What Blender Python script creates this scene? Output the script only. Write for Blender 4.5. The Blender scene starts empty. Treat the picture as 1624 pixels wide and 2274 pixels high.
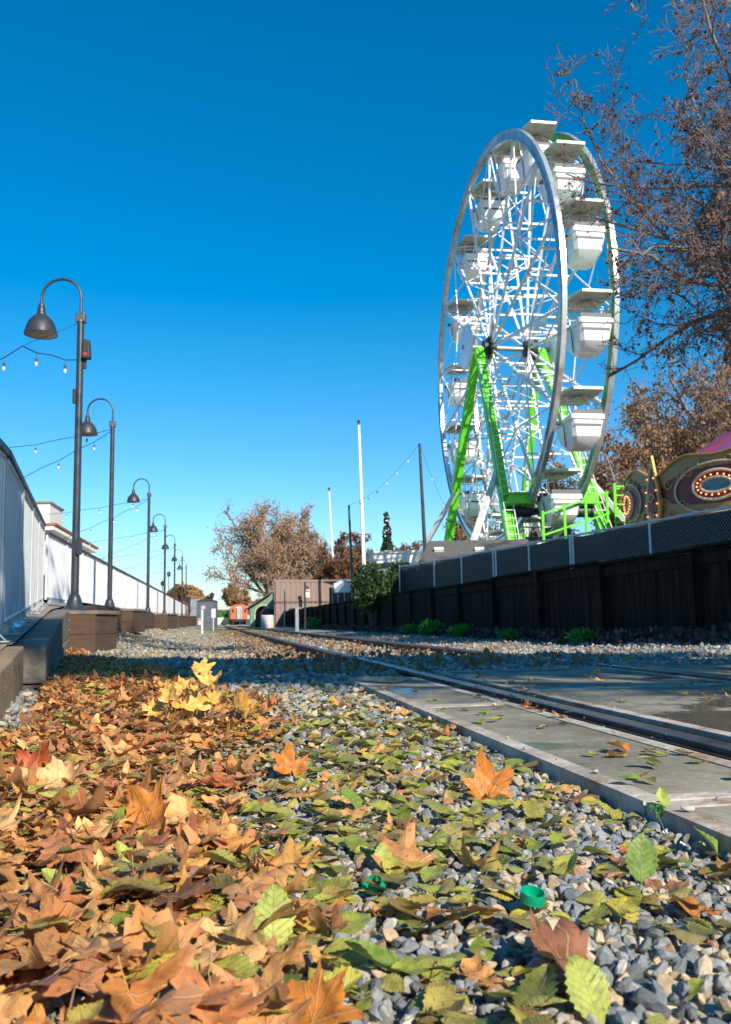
import bpy, bmesh, math, random
import numpy as np
from mathutils import Matrix, Vector
random.seed(11); rng = np.random.default_rng(7)
S = bpy.context.scene
COL = S.collection
PI = math.pi
R = math.radians

# ------------------------------------------------------------------ camera
FOC = 1945.0; CX, CY = 812.0, 1137.0; CAMH = 0.45       # measured on a 1624 x 2274 grid
pitch = math.atan(240/FOC); roll = -0.018
camd = bpy.data.cameras.new('camera'); cam = bpy.data.objects.new('camera', camd); COL.objects.link(cam)
CM = Matrix.Rotation(PI/2+pitch, 3, 'X') @ Matrix.Rotation(roll, 3, 'Z')
cam.matrix_world = Matrix.Translation((0, 0, CAMH)) @ CM.to_4x4()
camd.sensor_fit = 'HORIZONTAL'; camd.sensor_width = 36; camd.lens = FOC/1624*36
camd.clip_start = 0.02; camd.clip_end = 3000
camd.dof.use_dof = True; camd.dof.focus_distance = 2.2; camd.dof.aperture_fstop = 16
S.camera = cam
def W(px, py, Y):
    "the point at depth Y that is seen at grid position px, py"
    d = CM @ Vector(((px-CX)/FOC, -(py-CY)/FOC, -1)); k = Y/d.y
    return Vector((d.x*k, Y, CAMH+d.z*k))
TH = Vector((-.174, .985, 0)); LT = Vector((.985, .174, 0))     # along the track, across it
def UV(u, v, z=0.): p = LT*u+TH*v; return Vector((p.x, p.y, z))
def sm(t): t = np.clip(t, 0, 1); return t*t*(3-2*t)

# ------------------------------------------------------------------ world, sun
SUN_EL, SUN_AZ = R(31), R(32)          # azimuth: to the right of straight behind the camera
sv = Vector((math.sin(SUN_AZ)*math.cos(SUN_EL), -math.cos(SUN_AZ)*math.cos(SUN_EL), math.sin(SUN_EL)))
w = bpy.data.worlds.new('World'); S.world = w; w.use_nodes = True
nt = w.node_tree; bg = nt.nodes['Background']
sky = nt.nodes.new('ShaderNodeTexSky'); sky.sky_type = 'NISHITA'; sky.sun_disc = False
sky.sun_elevation = SUN_EL; sky.sun_rotation = PI-SUN_AZ
sky.air_density = 1.2; sky.dust_density = 0.05; sky.ozone_density = 4.0
hs = nt.nodes.new('ShaderNodeHueSaturation'); hs.inputs['Saturation'].default_value = 1.48; hs.inputs['Hue'].default_value = .496
nt.links.new(sky.outputs[0], hs.inputs['Color'])
wtc = nt.nodes.new('ShaderNodeTexCoord'); wsp = nt.nodes.new('ShaderNodeSeparateXYZ'); nt.links.new(wtc.outputs['Generated'], wsp.inputs[0])
wr = nt.nodes.new('ShaderNodeValToRGB'); wr.color_ramp.elements[0].position = 0; wr.color_ramp.elements[0].color = (.62, .86, 1.18, 1); wr.color_ramp.elements[1].position = .3; wr.color_ramp.elements[1].color = (1, 1, 1, 1)
wm_ = nt.nodes.new('ShaderNodeMixRGB'); wm_.blend_type = 'MULTIPLY'; wm_.inputs[0].default_value = 1
nt.links.new(wsp.outputs[2], wr.inputs[0]); nt.links.new(hs.outputs[0], wm_.inputs[1]); nt.links.new(wr.outputs[0], wm_.inputs[2]); nt.links.new(wm_.outputs[0], bg.inputs['Color'])
bg.inputs['Strength'].default_value = 0.108
sl = bpy.data.lights.new('sun', 'SUN'); sl.energy = 5.0; sl.angle = R(.55); sl.color = (1, .91, .76)
so = bpy.data.objects.new('sun', sl); COL.objects.link(so); so.rotation_euler = sv.to_track_quat('Z', 'Y').to_euler()
vs = S.view_settings; vs.view_transform = 'Standard'; vs.look = 'None'; vs.exposure = .5; vs.gamma = 1
S.cycles.max_bounces = 6; S.cycles.transparent_max_bounces = 8

# ------------------------------------------------------------------ materials
def ramp(nd, stops, interp='LINEAR'):
    cr = nd.color_ramp; cr.interpolation = interp
    while len(cr.elements) > 1: cr.elements.remove(cr.elements[-1])
    cr.elements[0].position = stops[0][0]; cr.elements[0].color = (*stops[0][1], 1)
    for p, c in stops[1:]:
        e = cr.elements.new(p); e.color = (*c, 1)
class NM:
    def __init__(s, name):
        s.m = bpy.data.materials.new(name); s.m.use_nodes = True; s.nt = s.m.node_tree
        s.b = s.nt.nodes['Principled BSDF']; s.out = s.nt.nodes['Material Output']
    def n(s, t, **kw):
        nd = s.nt.nodes.new('ShaderNode'+t)
        for k, v in kw.items():
            if k in nd.inputs: nd.inputs[k].default_value = v
            else: setattr(nd, k, v)
        return nd
    def l(s, a, b): s.nt.links.new(a, b)
    def mixc(s, fac, a, b, mode='MIX'):
        nd = s.n('MixRGB', blend_type=mode)
        for v, i in ((fac, 0), (a, 1), (b, 2)):
            if hasattr(v, 'links'): s.l(v, nd.inputs[i])
            else: nd.inputs[i].default_value = v if i == 0 else (*v, 1)
        return nd.outputs[0]
    def math(s, op, a, b=0., clamp=False):
        nd = s.n('Math', operation=op, use_clamp=clamp)
        for v, i in ((a, 0), (b, 1)):
            if hasattr(v, 'links'): s.l(v, nd.inputs[i])
            else: nd.inputs[i].default_value = v
        return nd.outputs[0]
MATS = {}
def mat(name, col, rough=.6, metal=0., var=.2, scale=3., bump=.15, bscale=30., stretch=None, dirt=None, dscale=1.5, spec=.5, coat=0.):
    if name in MATS: return MATS[name]
    q = NM(name); tc = q.n('TexCoord'); mp = q.n('Mapping'); q.l(tc.outputs['Object'], mp.inputs[0])
    if stretch: mp.inputs['Scale'].default_value = stretch
    nz = q.n('TexNoise', Scale=scale, Detail=8., Roughness=.65); q.l(mp.outputs[0], nz.inputs[0])
    rp = q.n('ValToRGB'); a = tuple(c*(1-var) for c in col); b = tuple(min(1, c*(1+var)) for c in col)
    ramp(rp, [(.3, a), (.7, b)]); q.l(nz.outputs[0], rp.inputs[0]); c = rp.outputs[0]
    if dirt:
        n2 = q.n('TexNoise', Scale=dscale, Detail=6., Roughness=.7); q.l(mp.outputs[0], n2.inputs[0])
        r2 = q.n('ValToRGB'); ramp(r2, [(.48, (0, 0, 0)), (.68, (1, 1, 1))]); q.l(n2.outputs[0], r2.inputs[0])
        c = q.mixc(r2.outputs[0], c, dirt)
    q.l(c, q.b.inputs['Base Color'])
    q.b.inputs['Metallic'].default_value = metal; q.b.inputs['Specular IOR Level'].default_value = spec
    q.b.inputs['Coat Weight'].default_value = coat
    mr = q.n('MapRange'); q.l(nz.outputs[0], mr.inputs[0]); mr.inputs[1].default_value = .3; mr.inputs[2].default_value = .7
    mr.inputs[3].default_value = max(.05, rough-.1); mr.inputs[4].default_value = min(1, rough+.12); q.l(mr.outputs[0], q.b.inputs['Roughness'])
    if bump:
        nb = q.n('TexNoise', Scale=bscale, Detail=5.); q.l(mp.outputs[0], nb.inputs[0])
        bp = q.n('Bump', Strength=bump, Distance=.02); q.l(nb.outputs[0], bp.inputs['Height']); q.l(bp.outputs[0], q.b.inputs['Normal'])
    MATS[name] = q.m; return q.m
def emis(name, col, st):
    q = NM(name); q.b.inputs['Base Color'].default_value = (*col, 1)
    q.b.inputs['Emission Color'].default_value = (*col, 1); q.b.inputs['Emission Strength'].default_value = st
    MATS[name] = q.m; return q.m

M_post = mat('painted_post_steel', (.045, .05, .062), .38, .3, .25, 6, .05)
M_inner = mat('lamp_inner_enamel', (.55, .53, .5), .4)
M_galv = mat('galvanized_steel', (.66, .67, .68), .42, .15, .1, 8, .05, dirt=(.5, .52, .55), dscale=2)
M_galvd = mat('dull_galvanized_steel', (.34, .37, .37), .5, .5, .2, 8, .05)
M_rail = mat('rusty_rail_side', (.07, .04, .03), .75, .2, .3, 20, .3)
M_railt = mat('worn_rail_top', (.17, .165, .17), .38, .8, .2, 10, .05, dirt=(.07, .05, .04), dscale=4)
M_rub = mat('black_flangeway_rubber', (.022, .02, .019), .85, 0, .3, 12, .2, spec=.15)
M_timber = mat('weathered_timber', (.13, .1, .075), .85, 0, .35, 6, .4, 40, (1, 1, .25), dirt=(.06, .05, .045), dscale=3)
M_curbt = mat('grey_railway_timber', (.19, .165, .135), .9, 0, .35, 5, .5, 30, dirt=(.09, .075, .06), dscale=4)
M_brbox = mat('brown_stained_board', (.085, .05, .032), .8, 0, .3, 5, .3, 40, (.4, .4, 3), dirt=(.07, .04, .028), dscale=3)
M_paver = mat('pink_paver', (.36, .27, .21), .85, 0, .2, 6, .2)
M_white = mat('white_painted_steel', (.78, .78, .78), .32, 0, .08, 5, .03, dirt=(.5, .47, .42), dscale=2.2)
M_tub = mat('white_gelcoat', (.86, .87, .89), .25, 0, .04, 4, .02, coat=.3)
M_chrome = mat('silver_rim_steel', (.6, .6, .6), .22, .55, .1, 3, .04, dirt=(.38, .32, .27), dscale=1.2)
M_green = mat('bright_green_paint', (.13, .66, .02), .38, 0, .1, 4, .03)
M_greend = mat('rim_green_lining', (.06, .36, .08), .45, 0, .2, 4, .03)
M_canopy = mat('gondola_canopy_underside', (.5, .51, .44), .6, 0, .1, 4, .05)
M_black = mat('black_rubber_trim', (.03, .03, .035), .6)
M_motor = mat('dark_motor_metal', (.04, .045, .05), .5, .5)
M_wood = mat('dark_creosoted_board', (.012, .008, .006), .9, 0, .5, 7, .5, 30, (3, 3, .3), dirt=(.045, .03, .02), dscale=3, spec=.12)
M_screen = mat('black_windscreen_fabric', (.006, .011, .013), .85, 0, .4, 2, .1, spec=.15)
M_concw = mat('pale_concrete', (.5, .49, .46), .85, 0, .12, 4, .2)
M_bark = mat('pale_sycamore_bark', (.22, .19, .155), .8, 0, .45, 8, .3, 20, dirt=(.13, .1, .075), dscale=5)
M_twig = mat('grey_brown_twig', (.19, .14, .13), .8, 0, .3, 5, 0)
M_seed = mat('brown_seed_ball', (.1, .05, .025), .9, 0, .3, 10, 0)
M_brown = mat('brown_corrugated_cladding', (.22, .15, .125), .6, 0, .1, 2, .05)
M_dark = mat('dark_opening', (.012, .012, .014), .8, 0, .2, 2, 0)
M_roof = mat('grey_shingle', (.1, .095, .09), .9, 0, .3, 8, .3)
M_whitew = mat('white_wall_paint', (.82, .8, .76), .7, 0, .05, 3, .05)
M_grnw = mat('sage_green_boards', (.18, .26, .17), .7, 0, .15, 4, .1)
M_glass = mat('dark_window_glass', (.02, .03, .035), .08, 0, .1, 2, 0)

# ------------------------------------------------------------------ mesh builder
class MB:
    def __init__(s): s.v = []; s.f = []; s.mi = []; s.n = 0; s.ml = []
    def add(s, vs, fs, m=0):
        s.v.extend([tuple(p) for p in vs]); s.f.extend([tuple(i+s.n for i in f) for f in fs]); s.mi.extend([m]*len(fs)); s.n += len(vs)
    def box(s, c, d, X=None, Y=None, Z=None, m=0, taper=1.):
        X = Vector(X or (1, 0, 0)); Y = Vector(Y or (0, 1, 0)); Z = Vector(Z or (0, 0, 1)); c = Vector(c)
        p = [c+X*(a*d[0]/2*(taper if e > 0 else 1))+Y*(b*d[1]/2*(taper if e > 0 else 1))+Z*(e*d[2]/2) for e in (-1, 1) for b in (-1, 1) for a in (-1, 1)]
        s.add(p, [(0, 2, 3, 1), (4, 5, 7, 6), (0, 1, 5, 4), (2, 6, 7, 3), (0, 4, 6, 2), (1, 3, 7, 5)], m); return s
    def beam(s, a, b, wd, ht=None, m=0, up=(0, 0, 1)):
        a = Vector(a); b = Vector(b); ht = ht or wd; Z = (b-a); L = Z.length; Z.normalize()
        X = Vector(up).cross(Z)
        if X.length < .05: X = Vector((1, 0, 0)).cross(Z)
        X.normalize(); Y = Z.cross(X); return s.box((a+b)/2, (wd, ht, L), X, Y, Z, m)
    def tube(s, pts, r, n=8, m=0, cap=True):
        pts = [Vector(p) for p in pts]; rr = r if isinstance(r, (list, tuple)) else [r]*len(pts)
        vs = []; prev = None
        for i, p in enumerate(pts):
            t = (pts[min(i+1, len(pts)-1)]-pts[max(i-1, 0)]).normalized()
            if prev is None:
                X = t.cross(Vector((0, 0, 1)));
                if X.length < .1: X = t.cross(Vector((1, 0, 0)))
            else: X = prev-t*prev.dot(t)
            X.normalize(); prev = X; Y = t.cross(X)
            for k in range(n): a = 2*PI*k/n; vs.append(p+(X*math.cos(a)+Y*math.sin(a))*rr[i])
        fs = [(i*n+k, i*n+(k+1) % n, (i+1)*n+(k+1) % n, (i+1)*n+k) for i in range(len(pts)-1) for k in range(n)]
        if cap: fs += [tuple(range(n))[::-1], tuple((len(pts)-1)*n+k for k in range(n))]
        s.add(vs, fs, m); return s
    def lathe(s, prof, c=(0, 0, 0), n=20, m=0, X=(1, 0, 0), Y=(0, 1, 0), Z=(0, 0, 1), capb=True, capt=True, close=False):
        c = Vector(c); X = Vector(X); Y = Vector(Y); Z = Vector(Z)
        vs = [c+(X*math.cos(2*PI*k/n)+Y*math.sin(2*PI*k/n))*r_+Z*z for r_, z in prof for k in range(n)]
        P = len(prof); fs = [(i*n+k, i*n+(k+1) % n, ((i+1) % P)*n+(k+1) % n, ((i+1) % P)*n+k) for i in range(P if close else P-1) for k in range(n)]
        if not close:
            if capb: fs.append(tuple(range(n))[::-1])
            if capt: fs.append(tuple((P-1)*n+k for k in range(n)))
        s.add(vs, fs, m); return s
    def prism(s, poly, o, X, Y, Z, th, m=0):
        "polygon (list of 2d) in plane X,Y at o, thickness th along Z"
        o = Vector(o); X = Vector(X); Y = Vector(Y); Z = Vector(Z); n = len(poly)
        vs = [o+X*a+Y*b for a, b in poly]+[o+X*a+Y*b+Z*th for a, b in poly]
        s.add(vs, [tuple(range(n))[::-1], tuple(range(n, 2*n))]+[(i, (i+1) % n, n+(i+1) % n, n+i) for i in range(n)], m); return s
    def mesh(s, name, mats, smooth=True, ang=35):
        me = bpy.data.meshes.new(name); me.from_pydata(s.v, [], s.f)
        for m_ in (mats if isinstance(mats, (list, tuple)) else [mats]): me.materials.append(m_)
        me.polygons.foreach_set('material_index', s.mi)
        if smooth:
            me.polygons.foreach_set('use_smooth', [True]*len(s.f)); me.update(); me.set_sharp_from_angle(angle=R(ang))
        me.update(); return me
    def build(s, name, mats, parent=None, smooth=True, ang=35, bevel=0):
        o = bpy.data.objects.new(name, s.mesh(name, mats, smooth, ang)); COL.objects.link(o)
        if parent: attach(o, parent)
        if bevel:
            b = o.modifiers.new('b', 'BEVEL'); b.width = bevel; b.segments = 2; b.limit_method = 'ANGLE'; b.angle_limit = R(40)
        return o
def locof(p):
    m = Matrix.Translation(p.location) @ p.rotation_euler.to_matrix().to_4x4() @ Matrix.Diagonal((*p.scale, 1))
    return (locof(p.parent) @ p.matrix_parent_inverse @ m) if p.parent else m
def attach(o, p, world=True):
    "meshes are written in world coordinates; keep them there under a moved parent"
    o.parent = p
    if world: o.matrix_parent_inverse = locof(p).inverted()
def tag(o, label=None, cat=None, group=None, kind=None):
    for k, v in (('label', label), ('category', cat), ('group', group), ('kind', kind)):
        if v: o[k] = v
    return o
def root(name, label, cat, loc=(0, 0, 0), group=None, rz=0):
    o = bpy.data.objects.new(name, None); COL.objects.link(o); o.location = loc; o.rotation_euler = (0, 0, rz); o.empty_display_size = .2
    return tag(o, label, cat, group)
def dup(o, parent=None, loc=None, rz=None, label=None):
    c = o.copy(); COL.objects.link(c)
    if parent: c.parent = parent
    if loc is not None: c.location = loc
    if rz is not None: c.rotation_euler = (0, 0, rz)
    if label: c['label'] = label
    for ch in list(o.children): dup(ch, c)
    return c
def npmesh(name, V, F, mats, smooth=True, mi=None, uv=None):
    "V (n,3), F (m,k) all faces of k corners"
    me = bpy.data.meshes.new(name); k = F.shape[1]
    me.vertices.add(len(V)); me.vertices.foreach_set('co', V.astype(np.float32).ravel())
    me.loops.add(F.size); me.loops.foreach_set('vertex_index', F.astype(np.int32).ravel())
    me.polygons.add(len(F)); me.polygons.foreach_set('loop_start', np.arange(0, F.size, k, dtype=np.int32)); me.polygons.foreach_set('loop_total', np.full(len(F), k, dtype=np.int32))
    me.polygons.foreach_set('use_smooth', np.full(len(F), smooth))
    for m_ in mats: me.materials.append(m_)
    if mi is not None: me.polygons.foreach_set('material_index', mi.astype(np.int32))
    if uv is not None:
        l = me.uv_layers.new(name='leaf'); l.data.foreach_set('uv', uv[F.ravel()].astype(np.float32).ravel())
    me.update(calc_edges=True); me.validate(); return me
def npobj(name, *a, **k):
    o = bpy.data.objects.new(name, npmesh(name, *a, **k)); COL.objects.link(o); return o

# ------------------------------------------------------------------ ground
def hnoise(x, y):
    return (np.sin(x*1.7+y*.9)*np.sin(y*1.3-x*.6)+.5*np.sin(x*3.9+1)*np.sin(y*4.3+2))*.5
def G(x, y):
    x = np.asarray(x, float); y = np.asarray(y, float)
    u = x*.985+y*.174; v = -x*.174+y*.985
    z = .33*sm((v-9)/10)*sm((-.2-u)/2.2)
    z = z+.07*sm((.1-u)/1.2)*sm((v-1.5)/4)*(1-sm((v-11)/3))       # leaf bank by the curb
    z = z+.012*hnoise(x*1.3, y*1.3)*sm((1.2-u)/1)*1.
    z = z-.015*sm((u-.4)/.3)*sm((1.6-u)/.3)
    z = z+.07*sm((u-3.6)/1.5)
    z = z+.078*sm((u+1.2)/1.)*sm((12-v)/5)*(1-sm((u-1.)/.3)*sm((5.3-v)/.2))
    z = z+.9*(u > 5.75)
    return z
def asinh_line(n, lo, hi, k):
    a = np.linspace(math.asinh(lo/k), math.asinh(hi/k), n); return np.sinh(a)*k
xs = np.unique(np.concatenate([asinh_line(150, -900, 900, .8), [0]])); ys = np.unique(asinh_line(230, -300, 1500, 2.2))
# sheared grid so that columns run along the track: the yard's edge stays clean
ue = np.unique(np.concatenate([xs, [5.74, 5.76]]))
UU, VV = np.meshgrid(ue, ys)
GX = LT.x*UU+TH.x*VV; GY = LT.y*UU+TH.y*VV
GZ = G(GX, GY)
nv, nu = UU.shape
idx = np.arange(nv*nu).reshape(nv, nu)
F = np.stack([idx[:-1, :-1], idx[:-1, 1:], idx[1:, 1:], idx[1:, :-1]], -1).reshape(-1, 4)
q = NM('ballast_ground'); tc = q.n('TexCoord'); co = tc.outputs['Object']
vo = q.n('TexVoronoi', Scale=28.); q.l(co, vo.inputs[0])
rp = q.n('ValToRGB'); sepc = q.n('SeparateColor'); q.l(vo.outputs['Color'], sepc.inputs[0]); q.l(sepc.outputs[0], rp.inputs[0])
ramp(rp, [(0, (.1, .1, .09)), (.25, (.26, .26, .24)), (.5, (.4, .33, .22)), (.75, (.16, .16, .15)), (.88, (.62, .55, .42))], 'CONSTANT')
nz = q.n('TexNoise', Scale=.55, Detail=9., Roughness=.7); q.l(co, nz.inputs[0])
r2 = q.n('ValToRGB'); ramp(r2, [(.44, (0, 0, 0)), (.6, (1, 1, 1))]); q.l(nz.outputs[0], r2.inputs[0])
f1 = q.math('ADD', q.math('MULTIPLY', r2.outputs[0], .4), .15)
c = q.mixc(f1, rp.outputs[0], (.42, .33, .19))
n3 = q.n('TexNoise', Scale=9., Detail=8., Roughness=.8); q.l(co, n3.inputs[0])
r3 = q.n('ValToRGB'); ramp(r3, [(.56, (0, 0, 0)), (.64, (1, 1, 1))]); q.l(n3.outputs[0], r3.inputs[0])
c = q.mixc(q.math('MULTIPLY', r3.outputs[0], .6), c, (.16, .075, .035))
q.l(c, q.b.inputs['Base Color']); q.b.inputs['Roughness'].default_value = .9
bp = q.n('Bump', Strength=.9, Distance=.025); q.l(vo.outputs['Distance'], bp.inputs['Height']); q.l(bp.outputs[0], q.b.inputs['Normal'])
gnd = npobj('ground', np.stack([GX.ravel(), GY.ravel(), GZ.ravel()], 1), F, [q.m]); tag(gnd, kind='structure')

# ------------------------------------------------------------------ gravel stones (real stones, one mass)
def ico(sub):
    bm = bmesh.new(); bmesh.ops.create_icosphere(bm, subdivisions=sub, radius=1)
    v = np.array([p.co[:] for p in bm.verts]); f = np.array([[q_.index for q_ in p.verts] for p in bm.faces]); bm.free(); return v, f
def stones(sub, nt_=40):
    v0, f0 = ico(sub); out = []
    for i in range(nt_):
        v = v0.copy()
        for k in range(rng.integers(10, 16)):
            n_ = rng.normal(size=3); n_ /= np.linalg.norm(n_); d = rng.uniform(.38, .72)
            h = v@n_-d; v = v-np.where(h > 0, h, 0)[:, None]*n_
        v *= np.array([1, rng.uniform(.65, 1), rng.uniform(.5, .85)]); out.append(v)
    return np.array(out), f0
def rotm(ax, ay, az):
    ca, sa, cb, sb, cc, sc = np.cos(ax), np.sin(ax), np.cos(ay), np.sin(ay), np.cos(az), np.sin(az)
    z = np.zeros_like(ca); o = z+1
    A = np.stack([np.stack([o, z, z], -1), np.stack([z, ca, -sa], -1), np.stack([z, sa, ca], -1)], -2)
    B = np.stack([np.stack([cb, z, sb], -1), np.stack([z, o, z], -1), np.stack([-sb, z, cb], -1)], -2)
    C_ = np.stack([np.stack([cc, -sc, z], -1), np.stack([sc, cc, z], -1), np.stack([z, z, o], -1)], -2)
    return C_@B@A
def scatter(T, F, tid, pos, rot, scl):
    V = np.einsum('nij,nkj->nki', rot, T[tid]*scl[:, None, None])+pos[:, None, :]
    k = T.shape[1]; FF = (F[None]+(np.arange(len(pos))*k)[:, None, None]).reshape(-1, F.shape[1])
    return V.reshape(-1, 3), FF
def field(d0, d1, sp0, dref):
    "jittered points in the view wedge, spacing growing with distance"
    P = []; d = d0
    while d < d1:
        s = min(.034, sp0*max(1, d/dref)); hw = .47*d+.25; xx = np.arange(-hw, hw, s)
        P.append(np.stack([xx+rng.uniform(-.5, .5, len(xx))*s, d+rng.uniform(-.5, .5, len(xx))*s, np.full(len(xx), s)], 1)); d += s*.9
    return np.concatenate(P)
def Uf(x, y): return x*.985+y*.174
def Vf(x, y): return -x*.174+y*.985
P = field(.62, 8.5, .0148, 2.0)
u_, v_ = Uf(P[:, 0], P[:, 1]), Vf(P[:, 0], P[:, 1])
keep = (((u_ < .79) | (v_ > 5.75)) & (u_ > -1.6-.1*v_)) & ((np.abs(u_-1.33) > .09)) & (rng.random(len(P)) < .97)
keep &= ~((P[:, 0] < -.28*P[:, 1]-.12) & (P[:, 1] < 9) & (rng.random(len(P)) < .7))
P = P[keep]; near = P[:, 1] < 2.3
q = NM('crushed_stone'); gi = q.n('NewGeometry'); rp = q.n('ValToRGB'); q.l(gi.outputs['Random Per Island'], rp.inputs[0])
ramp(rp, [(0, (.15, .165, .17)), (.13, (.28, .285, .28)), (.24, (.2, .22, .23)), (.33, (.4, .37, .31)), (.42, (.12, .13, .13)), (.49, (.26, .275, .28)), (.55, (.43, .32, .2)), (.66, (.5, .4, .27)), (.75, (.27, .27, .26)), (.79, (.33, .31, .27)), (.87, (.58, .53, .45)), (.905, (.34, .2, .12)), (.94, (.22, .24, .25))], 'CONSTANT')
tc = q.n('TexCoord'); nz = q.n('TexNoise', Scale=160., Detail=6., Roughness=.7); q.l(tc.outputs['Object'], nz.inputs[0])
r2 = q.n('ValToRGB'); ramp(r2, [(.3, (.6, .6, .6)), (.7, (1.25, 1.25, 1.25))]); q.l(nz.outputs[0], r2.inputs[0])
c = q.mixc(1., rp.outputs[0], r2.outputs[0], 'MULTIPLY'); q.l(c, q.b.inputs['Base Color']); q.b.inputs['Roughness'].default_value = .78
bp = q.n('Bump', Strength=.35, Distance=.003); q.l(nz.outputs[0], bp.inputs['Height']); q.l(bp.outputs[0], q.b.inputs['Normal'])
M_stone = q.m
xf = rng.uniform(-9, 4.5, 26000); yf = 8.3+26*rng.random(26000)**1.4; uf = Uf(xf, yf); ok = (uf > -4.6-.02*yf) & (uf < 5.2) & (np.abs(uf-1.33) > .1) & (np.abs(uf-2.77) > .1) & (np.abs(xf/yf) < .5)
P = np.concatenate([P, np.stack([xf[ok], yf[ok], np.full(ok.sum(), .036)], 1)]); near = P[:, 1] < 2.3
xs_ = rng.uniform(-.2, 3, 5000); ys_ = rng.uniform(1, 6.5, 5000); us_ = Uf(xs_, ys_); ed = np.minimum(np.abs(us_-.82), np.minimum(np.abs(us_-1.2)*1.5, np.abs(us_-1.52)*1.5)); grit = (us_ > .81) & (us_ < 2.6) & (Vf(xs_, ys_) < 5.2) & (rng.random(5000) < np.exp(-ed/.06)*.3+.012)
GV, GF, off = [], [], 0
for msk, sub in ((near, 2), (~near, 1)):
    T, f0 = stones(sub); Q = P[msk]; n = len(Q); a = rng.uniform(0, 2*PI, (n, 3))
    rs = Q[:, 2]*rng.uniform(.3, 1.0, n)**.8*np.where(rng.random(n) < .1, 1.3, 1)*1.12
    pos = np.stack([Q[:, 0], Q[:, 1], G(Q[:, 0], Q[:, 1])+rs*rng.uniform(-.1, .75, n)], 1)
    V, FF = scatter(T, f0, rng.integers(0, len(T), n), pos, rotm(a[:, 0]*.15, a[:, 1]*.15, a[:, 2]), rs)
    GV.append(V); GF.append(FF+off); off += len(V)
n = int(grit.sum()); T, f0 = stones(1); rs = .0025+.006*rng.random(n)**3; V, FF = scatter(T, f0, rng.integers(0, len(T), n), np.stack([xs_[grit], ys_[grit], np.full(n, .104)+rs*.3], 1), rotm(*rng.uniform(0, 6, (3, n))), rs); GV.append(V); GF.append(FF+off)
o = npobj('gravel', np.concatenate(GV), np.concatenate(GF), [M_stone], smooth=False); tag(o, 'grey and tan crushed stone gravel beside the crossing', 'gravel', kind='stuff')

# ------------------------------------------------------------------ leaves
def leaf_mat(name, stops, paler, maple):
    q = NM(name); gi = q.n('NewGeometry'); oi = q.n('ObjectInfo')
    rnd = q.math('FRACT', q.math('ADD', gi.outputs['Random Per Island'], oi.outputs['Random']))
    rp = q.n('ValToRGB'); q.l(rnd, rp.inputs[0]); ramp(rp, stops)
    uv = q.n('UVMap'); uv.uv_map = 'leaf'; sp = q.n('SeparateXYZ'); q.l(uv.outputs[0], sp.inputs[0])
    ax = q.math('ABSOLUTE', sp.outputs[0]); y = sp.outputs[1]
    d = ax
    if maple:
        for A in (48, 10):
            dd = q.math('ABSOLUTE', q.math('SUBTRACT', q.math('MULTIPLY', ax, math.sin(R(A))), q.math('MULTIPLY', y, math.cos(R(A)))))
            d = q.math('MINIMUM', d, dd)
        w_ = .018
    else:
        k = q.math('PINGPONG', q.math('SUBTRACT', y, q.math('MULTIPLY', ax, .75)), .06)
        d = q.math('MINIMUM', d, q.math('MULTIPLY', k, .9)); w_ = .014
    vein = q.math('SUBTRACT', 1., q.math('DIVIDE', d, w_), clamp=True)
    cb_ = q.n('CombineXYZ'); q.l(sp.outputs[0], cb_.inputs[0]); q.l(sp.outputs[1], cb_.inputs[1]); q.l(q.math('MULTIPLY', rnd, 40.), cb_.inputs[2])
    nz = q.n('TexNoise', Scale=2.6, Detail=8., Roughness=.75); q.l(cb_.outputs[0], nz.inputs[0])
    r2 = q.n('ValToRGB'); ramp(r2, [(.32, (.55, .48, .42)), (.5, (1.12, 1.08, 1.02)), (.72, (1.6, 1.48, 1.3))]); q.l(nz.outputs[0], r2.inputs[0])
    c = q.mixc(1., rp.outputs[0], r2.outputs[0], 'MULTIPLY')
    n2 = q.n('TexNoise', Scale=9., Detail=4.); q.l(cb_.outputs[0], n2.inputs[0])
    r3 = q.n('ValToRGB'); ramp(r3, [(.6, (0, 0, 0)), (.66, (1, 1, 1))]); q.l(n2.outputs[0], r3.inputs[0])
    c = q.mixc(q.math('MULTIPLY', r3.outputs[0], .55), c, (.06, .028, .014))
    c = q.mixc(q.math('MULTIPLY', vein, .62 if maple else .32), c, paler)
    c = q.mixc(q.math('MULTIPLY', gi.outputs['Backfacing'], .3), c, paler)
    q.l(c, q.b.inputs['Base Color']); q.b.inputs['Roughness'].default_value = .48; q.b.inputs['Specular IOR Level'].default_value = .4
    bp = q.n('Bump', Strength=.5, Distance=.002); q.l(q.math('ADD', vein, nz.outputs[0]), bp.inputs['Height']); q.l(bp.outputs[0], q.b.inputs['Normal'])
    tr = q.n('BsdfTranslucent'); q.l(c, tr.inputs[0]); mx = q.n('MixShader'); mx.inputs[0].default_value = .22
    q.l(q.b.outputs[0], mx.inputs[1]); q.l(tr.outputs[0], mx.inputs[2]); q.l(mx.outputs[0], q.out.inputs[0])
    return q.m
M_maple = leaf_mat('dry_maple_leaf', [(0, (.46, .19, .06)), (.09, (.68, .34, .11)), (.17, (.22, .085, .045)), (.25, (.58, .23, .05)), (.33, (.8, .48, .19)), (.41, (.32, .13, .06)), (.49, (.66, .3, .08)), (.56, (.15, .07, .04)), (.64, (.76, .4, .13)), (.71, (.38, .15, .08)), (.77, (.42, .09, .035)), (.82, (.6, .32, .13)), (.88, (.26, .12, .07)), (.94, (.64, .36, .1)), (1, (.46, .19, .06))], (.6, .38, .17), True)
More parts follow.
